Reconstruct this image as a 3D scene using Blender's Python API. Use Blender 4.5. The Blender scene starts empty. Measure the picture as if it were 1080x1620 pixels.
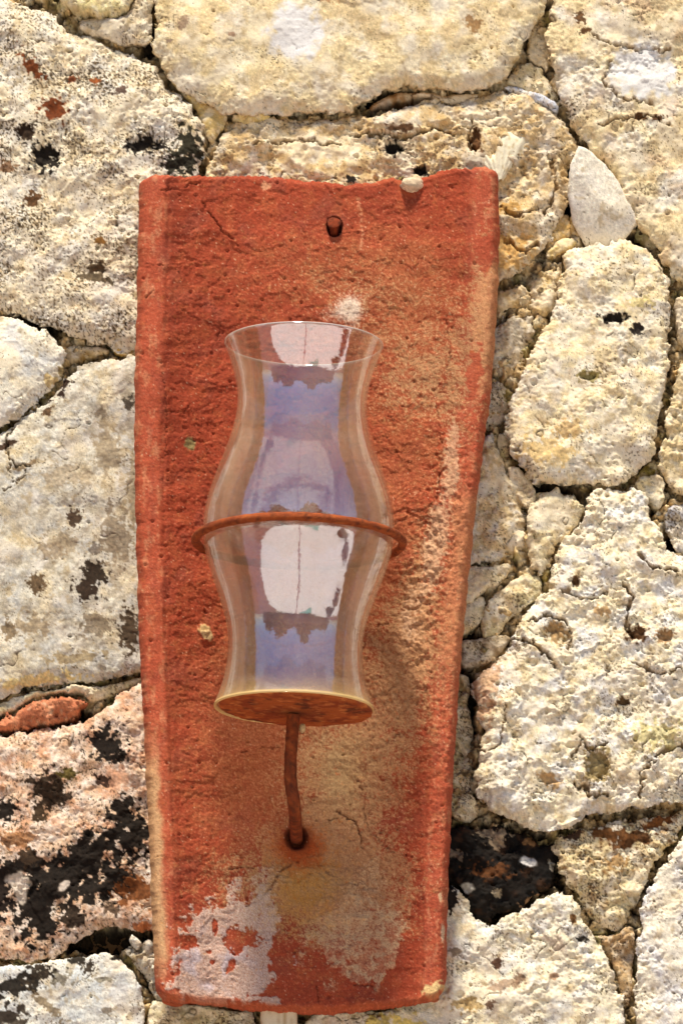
import bpy, math
import numpy as np
from mathutils import Vector

# ------------------------------------------------------------------ camera
S = 0.00036            # metres on the wall per photograph pixel
D = 3.0
PITCH = math.radians(14.2)
Z0 = 2.0
FY, FZ = math.cos(PITCH), math.sin(PITCH)
CAM = (0.0, -D * FY, Z0 - D * FZ)
sc = bpy.context.scene
cam_d = bpy.data.cameras.new("camera")
cam = bpy.data.objects.new("camera", cam_d)
sc.collection.objects.link(cam)
sc.camera = cam
cam.location = CAM
cam.rotation_euler = (math.pi / 2 + PITCH, 0, 0)
cam_d.sensor_width = 36.0
cam_d.lens = 36.0 * D / (1620 * S)
cam_d.clip_start = 0.05
cam_d.clip_end = 500.0

# ------------------------------------------------------------------ light
SUN_EL, SUN_AZ = math.radians(66), math.radians(-14)   # azimuth from straight out of the wall
w = bpy.data.worlds.new("World"); sc.world = w; w.use_nodes = True
nt = w.node_tree; nt.nodes.clear()
sky = nt.nodes.new("ShaderNodeTexSky"); sky.sky_type = 'NISHITA'; sky.sun_disc = False
sky.sun_elevation = SUN_EL; sky.dust_density = 0.2; sky.ozone_density = 5.0
bg = nt.nodes.new("ShaderNodeBackground"); bg.inputs[1].default_value = 0.085
out = nt.nodes.new("ShaderNodeOutputWorld")
nt.links.new(sky.outputs[0], bg.inputs[0]); nt.links.new(bg.outputs[0], out.inputs[0])
sl = bpy.data.lights.new("sun", 'SUN'); sl.energy = 5.0; sl.angle = math.radians(8.0); sl.color = (1.0, 0.92, 0.76)
so = bpy.data.objects.new("sun", sl); sc.collection.objects.link(so)
sdir = Vector((math.sin(SUN_AZ) * math.cos(SUN_EL), -math.cos(SUN_AZ) * math.cos(SUN_EL), math.sin(SUN_EL)))
so.rotation_euler = sdir.to_track_quat('Z', 'Y').to_euler()
sky.sun_rotation = math.atan2(sdir.x, sdir.y)
sc.view_settings.view_transform = 'Standard'
sc.view_settings.look = 'None'
sc.view_settings.exposure = 0.24
sc.view_settings.gamma = 1.0

# ------------------------------------------------------------------ numpy helpers
F = np.float32
rng = np.random.RandomState(7)
_ang = rng.rand(256, 256).astype(F) * 6.2831853
GX, GY = np.cos(_ang), np.sin(_ang)
RA, RB, RC = (rng.rand(256, 256).astype(F) for _ in range(3))

def perlin(x, y, seed=0):
    x = x + F(seed * 37.13); y = y + F(seed * 17.71)
    xf, yf = np.floor(x), np.floor(y)
    xi, yi = xf.astype(np.int32), yf.astype(np.int32)
    fx, fy = x - xf, y - yf
    x0, x1, y0, y1 = xi & 255, (xi + 1) & 255, yi & 255, (yi + 1) & 255
    u = fx * fx * fx * (fx * (fx * 6 - 15) + 10); v = fy * fy * fy * (fy * (fy * 6 - 15) + 10)
    a = GX[x0, y0] * fx + GY[x0, y0] * fy
    b = GX[x1, y0] * (fx - 1) + GY[x1, y0] * fy
    c = GX[x0, y1] * fx + GY[x0, y1] * (fy - 1)
    d = GX[x1, y1] * (fx - 1) + GY[x1, y1] * (fy - 1)
    ab = a + u * (b - a); cd = c + u * (d - c)
    return (ab + v * (cd - ab)) * F(1.5)

def fbm(x, y, scale, octs=3, seed=0, gain=0.5):
    s = 0; a = 1.0; t = 0
    for k in range(octs):
        f = (2.03 ** k) / scale
        s = s + a * perlin(x * F(f), y * F(f), seed + k * 3); t += a; a *= gain
    return s / F(t ** 0.75)

def ridged(x, y, scale, octs=3, seed=0):
    s = 0; a = 1.0; t = 0
    for k in range(octs):
        f = (2.1 ** k) / scale
        s = s + a * (1 - 2 * np.abs(perlin(x * F(f), y * F(f), seed + k * 5))); t += a; a *= 0.5
    return s / F(t)

def worley(x, y, scale, seed=0):
    x = x / F(scale) + F(seed * 31.7); y = y / F(scale) + F(seed * 13.3)
    xi, yi = np.floor(x).astype(np.int32), np.floor(y).astype(np.int32)
    best = np.full(x.shape, 9, F); sec = np.full(x.shape, 9, F); idv = np.zeros(x.shape, F)
    for dx in (-1, 0, 1):
        for dy in (-1, 0, 1):
            cx, cy = xi + dx, yi + dy
            a, b = cx & 255, cy & 255
            d = (cx + RA[a, b] - x) ** 2 + (cy + RB[a, b] - y) ** 2
            m = d < best
            sec = np.where(m, best, np.minimum(sec, d))
            idv = np.where(m, RC[a, b], idv)
            best = np.where(m, d, best)
    return np.sqrt(best), np.sqrt(sec), idv

def ss(e0, e1, x):
    t = np.clip((x - e0) / (e1 - e0), 0, 1)
    return t * t * (3 - 2 * t)

def lin(c):
    c = np.clip(np.asarray(c, F) / F(255), 0, 1)
    return np.where(c <= 0.04045, c / 12.92, ((c + 0.055) / 1.055) ** 2.4).astype(F)

def mix(col, c2, m):
    return col + (np.asarray(c2, F) - col) * m[..., None]

def blob(x, y, cx, cy, rx, ry, rot=0, rough=0.3, nscale=9, seed=0, soft=0.08):
    c, s = math.cos(math.radians(rot)), math.sin(math.radians(rot))
    dx, dy = x - cx, y - cy
    a, b = (dx * c + dy * s) / rx, (-dx * s + dy * c) / ry
    d = np.sqrt(a * a + b * b) * (1.12 if rough > 1.2 else 1)
    near = d < 2.2
    n = np.zeros_like(x)
    if near.any():
        n[near] = fbm(x[near], y[near], nscale, 3, seed)
    return ss(1 + soft, 1 - soft, d + n * rough)

def gauss(x, y, cx, cy, rx, ry, rot=0):
    c, s = math.cos(math.radians(rot)), math.sin(math.radians(rot))
    dx, dy = x - cx, y - cy
    a, b = (dx * c + dy * s) / rx, (-dx * s + dy * c) / ry
    return np.exp(-(a * a + b * b))

def polydist(x, y, pts, closed=False):
    best = np.full(x.shape, 1e9, F); n = len(pts)
    inside = np.zeros(x.shape, bool)
    for i in range(n if closed else n - 1):
        ax, ay = pts[i]; bx, by = pts[(i + 1) % n]
        dx, dy = bx - ax, by - ay
        L = dx * dx + dy * dy + 1e-9
        t = np.clip(((x - ax) * dx + (y - ay) * dy) / L, 0, 1)
        best = np.minimum(best, (x - ax - t * dx) ** 2 + (y - ay - t * dy) ** 2)
        if closed and abs(dy) > 1e-9:
            inside ^= ((ay > y) != (by > y)) & (x < dx * (y - ay) / dy + ax)
    d = np.sqrt(best)
    return np.where(inside, d, -d) if closed else d

def chaikin(pts, n=2):
    for _ in range(n):
        q = []
        for i in range(len(pts)):
            a, b = pts[i], pts[(i + 1) % len(pts)]
            q += [(a[0] * .75 + b[0] * .25, a[1] * .75 + b[1] * .25), (a[0] * .25 + b[0] * .75, a[1] * .25 + b[1] * .75)]
        pts = q
    return pts

def P(px, py, h):
    """photograph pixel -> point on the plane h pixels in front of the wall face"""
    a = (px - 540.0) * S / D; b = (810.0 - py) * S / D
    dy = FY - b * FZ; dz = FZ + b * FY
    t = (-h * S - CAM[1]) / dy
    return a * t, CAM[2] + dz * t

def mesh_obj(name, co, quads, mat, parent=None, col=None, smooth=True):
    me = bpy.data.meshes.new(name)
    co = np.ascontiguousarray(co, F); quads = np.ascontiguousarray(quads, np.int32)
    n = len(quads); k = quads.shape[1]
    me.vertices.add(len(co)); me.vertices.foreach_set("co", co.ravel())
    me.loops.add(n * k); me.loops.foreach_set("vertex_index", quads.ravel())
    me.polygons.add(n)
    me.polygons.foreach_set("loop_start", np.arange(0, n * k, k, dtype=np.int32))
    me.polygons.foreach_set("loop_total", np.full(n, k, np.int32))
    me.polygons.foreach_set("use_smooth", np.full(n, smooth, bool))
    if col is not None:
        at = me.color_attributes.new("tint", 'FLOAT_COLOR', 'POINT')
        rgba = np.ones((len(co), 4), F); rgba[:, :3] = col
        at.data.foreach_set("color", rgba.ravel())
    me.update(calc_edges=True); me.validate()
    if mat: me.materials.append(mat)
    o = bpy.data.objects.new(name, me); sc.collection.objects.link(o)
    if parent: o.parent = parent
    return o

def grid_quads(nr, nc, closed_c=False):
    i = np.arange(nr * nc).reshape(nr, nc)
    if closed_c:
        j = np.roll(i, -1, axis=1)
        return np.stack([i[:-1], i[1:], j[1:], j[:-1]], -1).reshape(-1, 4)
    return np.stack([i[:-1, :-1], i[1:, :-1], i[1:, 1:], i[:-1, 1:]], -1).reshape(-1, 4)

def empty(name, loc):
    o = bpy.data.objects.new(name, None); sc.collection.objects.link(o); o.location = loc
    o.empty_display_size = 0.02
    return o

def tag(o, label=None, cat=None, group=None, kind=None):
    if label: o['label'] = label
    if cat: o['category'] = cat
    if group: o['group'] = group
    if kind: o['kind'] = kind
    return o

# ------------------------------------------------------------------ materials
def grain_mat(name, rough, var, bump, scales=(900, 2600), spec=0.25, sat=1.0):
    m = bpy.data.materials.new(name); m.use_nodes = True
    t = m.node_tree; N = t.nodes; L = t.links
    b = N["Principled BSDF"]; b.inputs["Roughness"].default_value = rough
    b.inputs["Specular IOR Level"].default_value = spec
    at = N.new("ShaderNodeAttribute"); at.attribute_name = "tint"
    tc = N.new("ShaderNodeTexCoord")
    n1 = N.new("ShaderNodeTexNoise"); n1.inputs["Scale"].default_value = scales[0]; n1.inputs["Detail"].default_value = 4
    n2 = N.new("ShaderNodeTexNoise"); n2.inputs["Scale"].default_value = scales[1]; n2.inputs["Detail"].default_value = 2
    for n in (n1, n2): L.new(tc.outputs["Object"], n.inputs["Vector"])
    mr = N.new("ShaderNodeMapRange"); mr.inputs[1].default_value = .3; mr.inputs[2].default_value = .7
    mr.inputs[3].default_value = 1 - var; mr.inputs[4].default_value = 1 + var
    L.new(n2.outputs[0], mr.inputs[0])
    mx = N.new("ShaderNodeVectorMath"); mx.operation = 'SCALE'
    L.new(at.outputs["Color"], mx.inputs[0]); L.new(mr.outputs[0], mx.inputs["Scale"])
    L.new(mx.outputs[0], b.inputs["Base Color"])
    ad = N.new("ShaderNodeMath"); ad.operation = 'ADD'
    L.new(n1.outputs[0], ad.inputs[0]); L.new(n2.outputs[0], ad.inputs[1])
    bp = N.new("ShaderNodeBump"); bp.inputs["Strength"].default_value = bump; bp.inputs["Distance"].default_value = 0.0006
    L.new(ad.outputs[0], bp.inputs["Height"]); L.new(bp.outputs[0], b.inputs["Normal"])
    return m

M_stone = grain_mat("limestone", 0.92, 0.13, 0.38)
M_clay = grain_mat("terracotta", 0.88, 0.22, 0.6, (1100, 3200), 0.2)
M_rust = grain_mat("rusted_iron", 0.85, 0.30, 0.8, (1200, 2600), 0.3)
M_wood = grain_mat("pale_wood", 0.8, 0.1, 0.3)

# ------------------------------------------------------------------ the stone wall
wall = empty("stone_wall", (0, 0, Z0))
tag(wall, "dry rubble wall of rough cream limestone blocks behind the clay tile", "wall")
STEP = 1.6
CREAM, TAN, BLUE, YEL = (226, 208, 178), (188, 158, 120), (206, 204, 208), (218, 192, 148)
WHITE, GREY, BLACK, BROWN, RUSTY = (238, 228, 208), (176, 166, 148), (30, 22, 15), (92, 62, 36), (150, 80, 40)

def tint_field(x, y, base, alts, seed):
    col = np.empty(x.shape + (3,), F); col[:] = base
    for k, (c, sc_, th, st) in enumerate(alts):
        n = fbm(x, y, sc_, 4, seed + 11 + 7 * k)
        col = mix(col, c, ss(th - .15, th + .25, n) * st * .85)
    return col

# name -> dict(outline, h, base colour, alternates, speck, rough amps, spots)
ST = []
def stone(pts, h=0, base=CREAM, alts=None, speck=0.25, rough=1.0, edge=22, pits=1.0, spots=(), holes=(), lab=None, tilt=(0, 0), clean=False, bulge=0, inset=2.0, cracks=()):
    ST.append(dict(pts=pts, h=h, base=base, alts=alts or [(YEL, 60, .05, .55), (BLUE, 60, .15, .4), (TAN, 30, .15, .45), (WHITE, 14, .1, .6)],
                   speck=speck, rough=rough, edge=edge, pits=pits, spots=spots, holes=holes, lab=lab, tilt=tilt, clean=clean, bulge=bulge, inset=inset, cracks=cracks))

K = (24, 17, 12)
stone([(-70,-20),(50,5),(90,30),(130,55),(165,62),(200,85),(238,92),(262,130),(300,165),(320,190),(325,230),(318,275),(300,330),(300,560),(215,556),(150,543),(90,522),(40,502),(0,490),(-70,470)],
      h=2, base=(222,206,176), alts=[(YEL,70,.1,.45),((206,206,208),50,.05,.6),(TAN,16,.12,.45),(WHITE,12,.05,.6)], speck=1.0, rough=.8, edge=30, pits=.6, bulge=6,
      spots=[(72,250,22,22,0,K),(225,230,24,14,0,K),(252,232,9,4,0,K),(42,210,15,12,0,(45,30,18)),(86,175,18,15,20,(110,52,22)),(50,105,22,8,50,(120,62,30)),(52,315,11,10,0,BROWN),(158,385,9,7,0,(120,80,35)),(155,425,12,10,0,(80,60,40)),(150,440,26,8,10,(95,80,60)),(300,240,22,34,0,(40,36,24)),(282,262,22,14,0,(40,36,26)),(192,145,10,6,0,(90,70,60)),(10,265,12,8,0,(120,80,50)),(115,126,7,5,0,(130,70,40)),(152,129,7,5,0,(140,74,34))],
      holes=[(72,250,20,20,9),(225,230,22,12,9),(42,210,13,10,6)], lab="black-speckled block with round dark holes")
stone([(84,-40),(214,-40),(209,8),(182,25),(140,22),(105,10)], h=12, base=(226,208,150), speck=.25, edge=14, rough=.5)
stone([(120,35),(150,26),(185,30),(212,14),(218,-40),(246,-40),(241,30),(243,68),(215,72),(180,66),(140,56)], h=-3, base=(196,178,146), speck=.5, edge=12)
stone([(249,-50),(244,40),(241,78),(262,112),(300,147),(350,172),(400,178),(440,173),(490,172),(520,178),(548,172),(580,153),(620,134),(690,138),(740,143),(790,130),(814,105),(832,60),(858,20),(872,-50)],
      h=16, base=(224,204,162), alts=[(YEL,75,-.05,.75),(WHITE,40,.1,.7),((198,172,120),18,.2,.4),(TAN,10,.25,.4)], speck=.15, rough=.42, edge=34, pits=.35, bulge=6, clean=True,
      spots=[(468,52,42,42,0,(224,222,226)),(290,38,9,9,0,(150,122,100)),(268,66,5,4,0,(110,90,80)),(520,-5,20,10,0,(170,120,80)),(748,40,14,10,30,(130,90,50)),(366,58,5,4,0,(140,104,80))], lab="long smooth yellow block across the top")
stone([(325,330),(328,260),(345,225),(362,200),(380,190),(430,180),(480,186),(545,184),(600,182),(640,165),(680,152),(730,165),(780,143),(830,145),(870,165),(900,200),(917,230),(912,252),(895,264),(899,300),(890,340),(862,390),(832,422),(800,445),(760,450),(700,340)],
      h=-4, base=(210,182,136), alts=[(YEL,50,.15,.4),(BLUE,30,.18,.55),((178,142,92),24,.0,.6),(WHITE,16,.15,.6)], speck=.55, rough=1.25, edge=22, pits=1.6,
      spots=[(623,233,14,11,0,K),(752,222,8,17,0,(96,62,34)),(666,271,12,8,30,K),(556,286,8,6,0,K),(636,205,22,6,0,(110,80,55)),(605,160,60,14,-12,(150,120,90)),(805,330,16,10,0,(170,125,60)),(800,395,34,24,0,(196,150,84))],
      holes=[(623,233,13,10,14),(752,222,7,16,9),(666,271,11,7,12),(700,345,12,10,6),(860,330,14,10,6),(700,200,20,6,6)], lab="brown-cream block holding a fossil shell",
      cracks=[([(560,215),(600,212),(640,218),(690,205),(720,215)],3.5,11),([(745,190),(742,225),(752,245)],4,12),([(790,330),(820,345),(850,330)],4,10),([(800,380),(830,400),(850,385)],3.5,10),([(870,250),(880,300),(860,340)],3,8),([(400,230),(470,222),(540,230)],2.5,7)])
stone([(878,-50),(864,40),(870,110),(886,150),(896,182),(932,226),(965,270),(986,320),(1010,352),(1036,390),(1062,430),(1090,456),(1160,470),(1160,-50)],
      h=10, base=(222,202,160), alts=[(YEL,60,.1,.45),((216,214,216),70,.12,.7),(TAN,20,.1,.5),((200,160,130),50,.25,.4)], speck=.4, rough=.7, edge=26, pits=.6, bulge=6,
      spots=[(918,28,8,10,0,BROWN),(1015,115,55,42,10,(222,220,222)),(1040,188,8,5,0,BROWN),(1010,186,10,5,0,BROWN),(925,50,8,5,0,BROWN)], lab="large cream block filling the top right corner",
      cracks=[([(965,100),(955,135),(985,160),(1030,165)],3,6),([(990,190),(1030,186),(1060,200)],2.5,6),([(950,200),(970,190),(990,192)],2,5),([(935,60),(1000,78),(1060,80)],2.5,5)])
stone([(914,232),(926,236),(958,258),(984,294),(1010,346),(986,372),(960,384),(928,380),(906,346),(896,300),(902,258)],
      h=24, base=(238,228,210), alts=[((222,214,206),40,.05,.5),(WHITE,20,.1,.5)], speck=.1, rough=.3, edge=7, pits=.2, lab="small pale wedge-shaped stone", clean=True, tilt=(.05,.2))
stone([(893,396),(930,382),(1000,376),(1035,402),(1060,442),(1057,480),(1062,520),(1054,560),(1056,600),(1046,640),(1035,680),(1040,718),(1000,748),(980,768),(940,765),(880,762),(850,765),(820,735),(803,700),(797,660),(812,620),(826,580),(850,530),(876,490),(886,440)],
      h=14, base=(228,210,170), alts=[(YEL,70,.0,.4),((222,218,214),36,.05,.7),(TAN,20,.18,.45),(WHITE,12,.1,.6)], speck=.35, rough=.72, edge=24, pits=.7, bulge=8,
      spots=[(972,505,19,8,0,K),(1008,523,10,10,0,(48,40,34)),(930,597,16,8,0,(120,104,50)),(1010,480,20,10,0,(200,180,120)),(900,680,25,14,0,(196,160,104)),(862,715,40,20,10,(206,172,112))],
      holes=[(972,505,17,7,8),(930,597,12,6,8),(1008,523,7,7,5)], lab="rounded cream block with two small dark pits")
stone([(1064,458),(1160,478),(1160,565),(1074,548),(1070,520)], h=6, edge=12)
stone([(1066,580),(1090,560),(1160,556),(1160,795),(1080,785),(1054,765),(1042,735),(1050,690),(1058,640)], h=6, base=(214,192,146), edge=16)
stone([(845,430),(880,408),(896,428),(885,468),(865,500),(845,490),(837,465)], h=-14, base=(206,176,120), edge=14, rough=1.1)
stone([(778,470),(800,450),(832,455),(840,480),(828,496),(785,500)], h=-20, base=(192,158,104), edge=14, rough=1.2)
stone([(778,505),(830,496),(850,515),(832,560),(818,588),(780,592),(768,550)], h=-16, base=(190,176,154), edge=16, rough=1.3)
stone([(764,600),(800,606),(808,636),(795,668),(770,686),(752,650)], h=-22, base=(196,184,160), edge=12, rough=1.4, speck=.7)
stone([(752,692),(785,692),(792,730),(812,765),(827,790),(834,840),(824,870),(800,884),(765,890),(735,896),(700,870),(715,780)],
      h=-8, base=(214,190,148), alts=[(YEL,40,.0,.5),(BLUE,24,.1,.7),((150,118,76),18,.2,.6),(WHITE,12,.1,.6)], speck=.5, rough=1.2, edge=18, pits=1.4)
stone([(852,778),(880,772),(915,785),(924,808),(902,848),(872,866),(868,900),(850,911),(836,892),(831,850),(829,810)], h=2, base=(224,206,162), edge=16, rough=.8)
stone([(800,738),(818,738),(845,765),(849,795),(832,806),(812,780)], h=-10, base=(212,196,164), edge=10, rough=1.2)
stone([(700,905),(760,892),(814,890),(802,914),(765,934),(735,960),(700,950)], h=-8, base=(214,198,162), edge=10)
stone([(700,950),(738,958),(762,935),(770,955),(760,985),(742,998),(722,1005),(700,1000)], h=-10, base=(216,200,158), edge=12)
stone([(772,944),(830,904),(862,920),(856,945),(832,962),(806,975),(792,1004),(765,1010),(756,994)], h=-14, base=(196,182,142), edge=12, rough=1.5, speck=.7)
stone([(726,1012),(760,1012),(800,1000),(808,1010),(795,1030),(770,1048),(742,1060),(726,1050)], h=-20, base=(150,132,108), edge=10, rough=1.6, speck=.9)
stone([(935,770),(1000,768),(1026,790),(1032,820),(1050,860),(1080,884),(1160,870),(1160,1262),(1080,1266),(1050,1272),(990,1282),(925,1290),(905,1308),(856,1316),(800,1292),(770,1284),(749,1244),(755,1200),(765,1160),(750,1112),(745,1082),(775,1048),(802,1030),(812,1000),(835,962),(870,930),(873,890),(882,860),(922,822)],
      h=9, base=(228,214,182), alts=[(YEL,80,.15,.3),((204,206,218),40,.02,.75),((194,166,120),20,.15,.5),((242,232,212),14,.05,.7)], speck=.4, rough=1.05, edge=30, pits=1.5, bulge=10,
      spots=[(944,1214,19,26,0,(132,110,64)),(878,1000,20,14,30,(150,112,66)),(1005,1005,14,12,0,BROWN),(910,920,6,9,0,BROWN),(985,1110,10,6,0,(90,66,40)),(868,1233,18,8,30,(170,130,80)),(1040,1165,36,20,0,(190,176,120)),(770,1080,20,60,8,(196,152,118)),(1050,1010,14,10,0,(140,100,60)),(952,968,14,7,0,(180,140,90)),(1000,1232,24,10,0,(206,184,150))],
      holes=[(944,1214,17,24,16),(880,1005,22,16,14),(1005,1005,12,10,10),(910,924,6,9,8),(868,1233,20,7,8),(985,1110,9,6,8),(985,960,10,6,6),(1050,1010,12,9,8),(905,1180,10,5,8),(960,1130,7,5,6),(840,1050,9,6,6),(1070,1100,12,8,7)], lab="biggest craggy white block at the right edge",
      cracks=[([(790,1025),(812,1012),(840,1018),(862,1036),(880,1062)],3.5,12),([(985,925),(998,950),(988,985),(1000,1010)],3,10),([(835,985),(860,975),(890,980),(904,1000),(900,1030)],3,11),([(905,1200),(920,1170),(930,1190),(960,1180)],3,9),
              ([(1080,1180),(1040,1195),(1015,1225),(1012,1262)],3.5,10),([(905,1240),(925,1246),(930,1262),(960,1258)],3.5,10),([(880,930),(920,950),(960,940)],2.5,7),([(1010,880),(1030,900),(1070,905)],3,9),([(760,1190),(790,1180),(800,1120)],2.5,6),([(1000,1050),(1040,1070),(1076,1060)],2.5,7)])
stone([(1002,755),(1045,748),(1052,776),(1046,800),(1034,806),(1010,780)], h=-8, base=(204,188,146), rough=1.4, edge=10)
stone([(1046,806),(1078,792),(1160,800),(1160,872),(1080,880),(1054,852)], h=-14, base=(176,172,176), rough=1.4, edge=12, speck=.9)
stone([(660,1400),(728,1392),(742,1440),(770,1468),(800,1452),(838,1432),(880,1402),(905,1420),(926,1450),(936,1476),(960,1504),(975,1550),(990,1600),(1000,1680),(560,1680),(560,1600),(660,1590)],
      h=6, base=(230,218,188), alts=[(YEL,60,.12,.35),((210,210,216),40,.05,.7),(TAN,20,.2,.45),((242,234,216),14,.05,.7)], speck=.4, rough=.85, edge=20, pits=.8, bulge=4,
      spots=[(786,1522,8,10,0,(80,54,40)),(822,1549,9,8,0,(110,80,60)),(795,1560,24,10,0,(150,120,96)),(880,1490,20,10,40,(200,180,160)),(906,1452,5,8,0,(110,74,40)),(720,1508,10,5,0,(110,92,70)),(875,1545,8,6,0,(150,110,80)),(920,1486,8,5,0,K),(735,1590,24,10,0,(160,130,80)),(610,1625,40,20,0,(214,190,90)),(712,1420,10,22,0,K),(775,1590,8,6,0,(100,76,60))], lab="flat-topped pale block below right of the tile")
stone([(1044,1372),(1080,1318),(1160,1305),(1160,1680),(1006,1680),(1004,1600),(1006,1520),(1012,1450),(1026,1400)],
      h=14, base=(228,218,200), alts=[((208,208,218),50,.0,.7),(YEL,50,.2,.4),(WHITE,16,.1,.6)], speck=.25, rough=.75, edge=18, pits=.6)
stone([(872,1332),(902,1314),(960,1300),(1040,1292),(1090,1280),(1082,1310),(1050,1345),(1026,1372),(1010,1410),(1004,1446),(975,1474),(940,1462),(922,1430),(892,1392),(882,1360)],
      h=-6, base=(208,190,148), alts=[(TAN,20,.05,.5),((184,184,190),30,.2,.5),((120,78,36),16,.25,.8),(WHITE,12,.1,.5)], speck=.9, rough=1.3, edge=14, pits=2.0,
      spots=[(1000,1330,40,10,-18,(86,54,28)),(965,1320,30,12,10,(100,62,30)),(1040,1300,26,10,-20,(110,64,30)),(905,1318,14,10,0,(60,40,28)),(975,1365,16,12,0,(150,110,60))])
stone([(930,1480),(975,1478),(1000,1460),(1004,1500),(1000,1540),(996,1590),(985,1590),(975,1545),(960,1500)], h=-16, base=(170,136,96), rough=1.6, edge=10, speck=.8, pits=1.6)
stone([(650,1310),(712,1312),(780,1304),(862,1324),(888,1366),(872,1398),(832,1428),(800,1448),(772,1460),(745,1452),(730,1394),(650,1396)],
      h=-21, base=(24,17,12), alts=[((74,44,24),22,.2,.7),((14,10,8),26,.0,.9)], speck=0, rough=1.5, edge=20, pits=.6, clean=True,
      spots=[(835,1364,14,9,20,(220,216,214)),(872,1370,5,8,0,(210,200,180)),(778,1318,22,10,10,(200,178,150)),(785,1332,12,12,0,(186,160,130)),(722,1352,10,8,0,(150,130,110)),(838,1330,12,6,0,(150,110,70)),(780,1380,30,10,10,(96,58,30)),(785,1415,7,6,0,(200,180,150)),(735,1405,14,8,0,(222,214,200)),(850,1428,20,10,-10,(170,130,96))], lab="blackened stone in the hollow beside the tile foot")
stone([(700,1065),(742,1066),(740,1110),(752,1160),(748,1200),(742,1246),(764,1290),(712,1304),(680,1200)], h=-20, base=(186,166,122), rough=1.7, edge=12, pits=2, speck=.9)
stone([(-70,488),(0,500),(50,510),(90,530),(108,565),(100,598),(60,633),(20,664),(-10,680),(-70,696)], h=10, base=(222,214,196), alts=[((190,196,206),40,.1,.6),(YEL,30,.2,.4),(WHITE,16,.1,.5)], speck=.3, rough=.4, edge=30, pits=.3, bulge=6,
      spots=[(80,600,10,8,0,(200,170,110)),(98,585,6,10,0,(120,100,60))], lab="smooth egg-shaped pale stone at the left edge")
stone([(-70,716),(0,682),(40,657),(78,629),(108,592),(150,568),(200,562),(300,575),(300,1060),(190,1064),(150,1080),(90,1078),(40,1090),(0,1104),(-70,1112)],
      h=8, base=(204,198,184), alts=[((178,176,174),70,.0,.7),((150,134,110),26,.05,.7),((176,164,142),12,.0,.5),((228,220,202),18,.05,.6),((220,196,150),50,.2,.5)], speck=.25, rough=.4, edge=28, pits=.3, bulge=5,
      spots=[(88,612,22,16,-40,(44,26,18)),(76,650,8,6,0,(90,66,44)),(150,908,18,18,0,(46,34,24)),(137,935,22,13,20,(52,38,28)),(118,822,10,13,0,(70,52,38)),(150,870,9,9,0,(96,84,74)),(60,925,14,14,0,(96,76,54)),(100,860,30,12,10,(160,142,116)),(170,710,18,40,-10,(150,132,106)),(105,755,40,16,0,(168,150,124)),(185,850,22,44,0,(130,112,90)),(55,990,24,14,0,(156,134,104)),(150,990,26,18,0,(120,104,84)),(205,1000,14,30,0,(80,64,48)),(15,1000,10,14,0,(110,88,60)),(160,655,10,6,0,(120,104,84)),(205,640,8,10,0,(70,60,50)),(120,1040,40,8,-6,(150,128,92)),(215,780,12,60,0,(150,132,104)),(60,1075,60,8,-8,(220,190,120)),(10,705,5,18,60,(70,50,36)),(40,738,20,4,-20,(120,96,66)),(85,870,20,14,0,(150,130,104))], lab="large grey-white block mottled with brown lichen",
      cracks=[([(22,672),(8,700),(14,722),(26,736),(46,738)],2.2,9),([(-10,785),(20,770),(46,748)],1.6,5),([(14,736),(20,760)],1.4,5)])
stone([(-70,1122),(0,1112),(50,1094),(110,1086),(170,1086),(222,1066),(240,1075),(200,1086),(165,1104),(140,1112),(132,1096),(90,1092),(40,1108),(0,1134),(-70,1150)], h=-6, base=(206,194,156), rough=1.3, edge=9, speck=.6)
stone([(-70,1166),(10,1134),(50,1110),(100,1098),(135,1100),(134,1118),(100,1136),(50,1150),(0,1156)], h=4, base=(186,112,78), alts=[((206,140,104),30,.0,.7),((140,76,52),16,.2,.6),((214,190,160),16,.25,.6)], speck=.5, rough=.9, edge=14, lab="flat reddish stone in the joint at left")
stone([(-70,1172),(60,1152),(140,1142),(172,1112),(200,1090),(226,1072),(300,1070),(300,1490),(235,1472),(190,1464),(150,1472),(112,1490),(90,1512),(40,1521),(0,1517),(-70,1500)],
      h=6, base=(212,180,152), alts=[((226,208,194),40,-.05,.8),((194,134,98),34,.12,.7),((158,108,72),18,.22,.55),((232,222,212),16,.15,.6)], speck=.5, rough=.85, edge=22, pits=.8, bulge=4,
      spots=[(168,1178,28,22,20,(25,17,11)),(185,1200,16,10,0,(25,17,11)),(78,1248,30,26,15,(50,36,24)),(100,1262,14,8,0,(50,36,24)),(64,1288,12,14,0,(60,44,28)),(10,1284,16,16,0,(25,17,11)),(108,1226,14,8,0,(90,76,36)),(165,1236,16,8,20,(60,40,30)),(195,1282,26,22,0,(25,17,11)),(212,1322,28,38,0,(25,17,11)),(140,1350,60,26,-28,(25,17,11)),(100,1390,78,34,-25,(25,17,11)),(185,1392,30,34,20,(25,17,11)),(60,1440,34,50,10,(25,17,11)),(40,1375,44,18,-10,(25,17,11)),(140,1410,34,20,-20,(25,17,11)),(76,1471,14,12,0,(25,17,11)),(116,1455,18,18,0,(44,32,22)),(178,1438,12,9,0,(90,70,54)),(0,1410,16,40,0,(30,20,15)),(45,1357,14,14,0,(60,44,30)),(215,1410,28,24,0,(120,70,36)),(30,1395,18,14,20,(224,208,190)),(34,1412,10,18,0,(224,208,190)),(102,1402,12,6,-40,(216,200,186)),(20,1330,36,14,0,(140,92,54)),(225,1465,16,8,0,(180,92,40)),(190,1235,18,20,0,(200,150,120))],
      lab="pinkish block blotched with black lichen")
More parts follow.
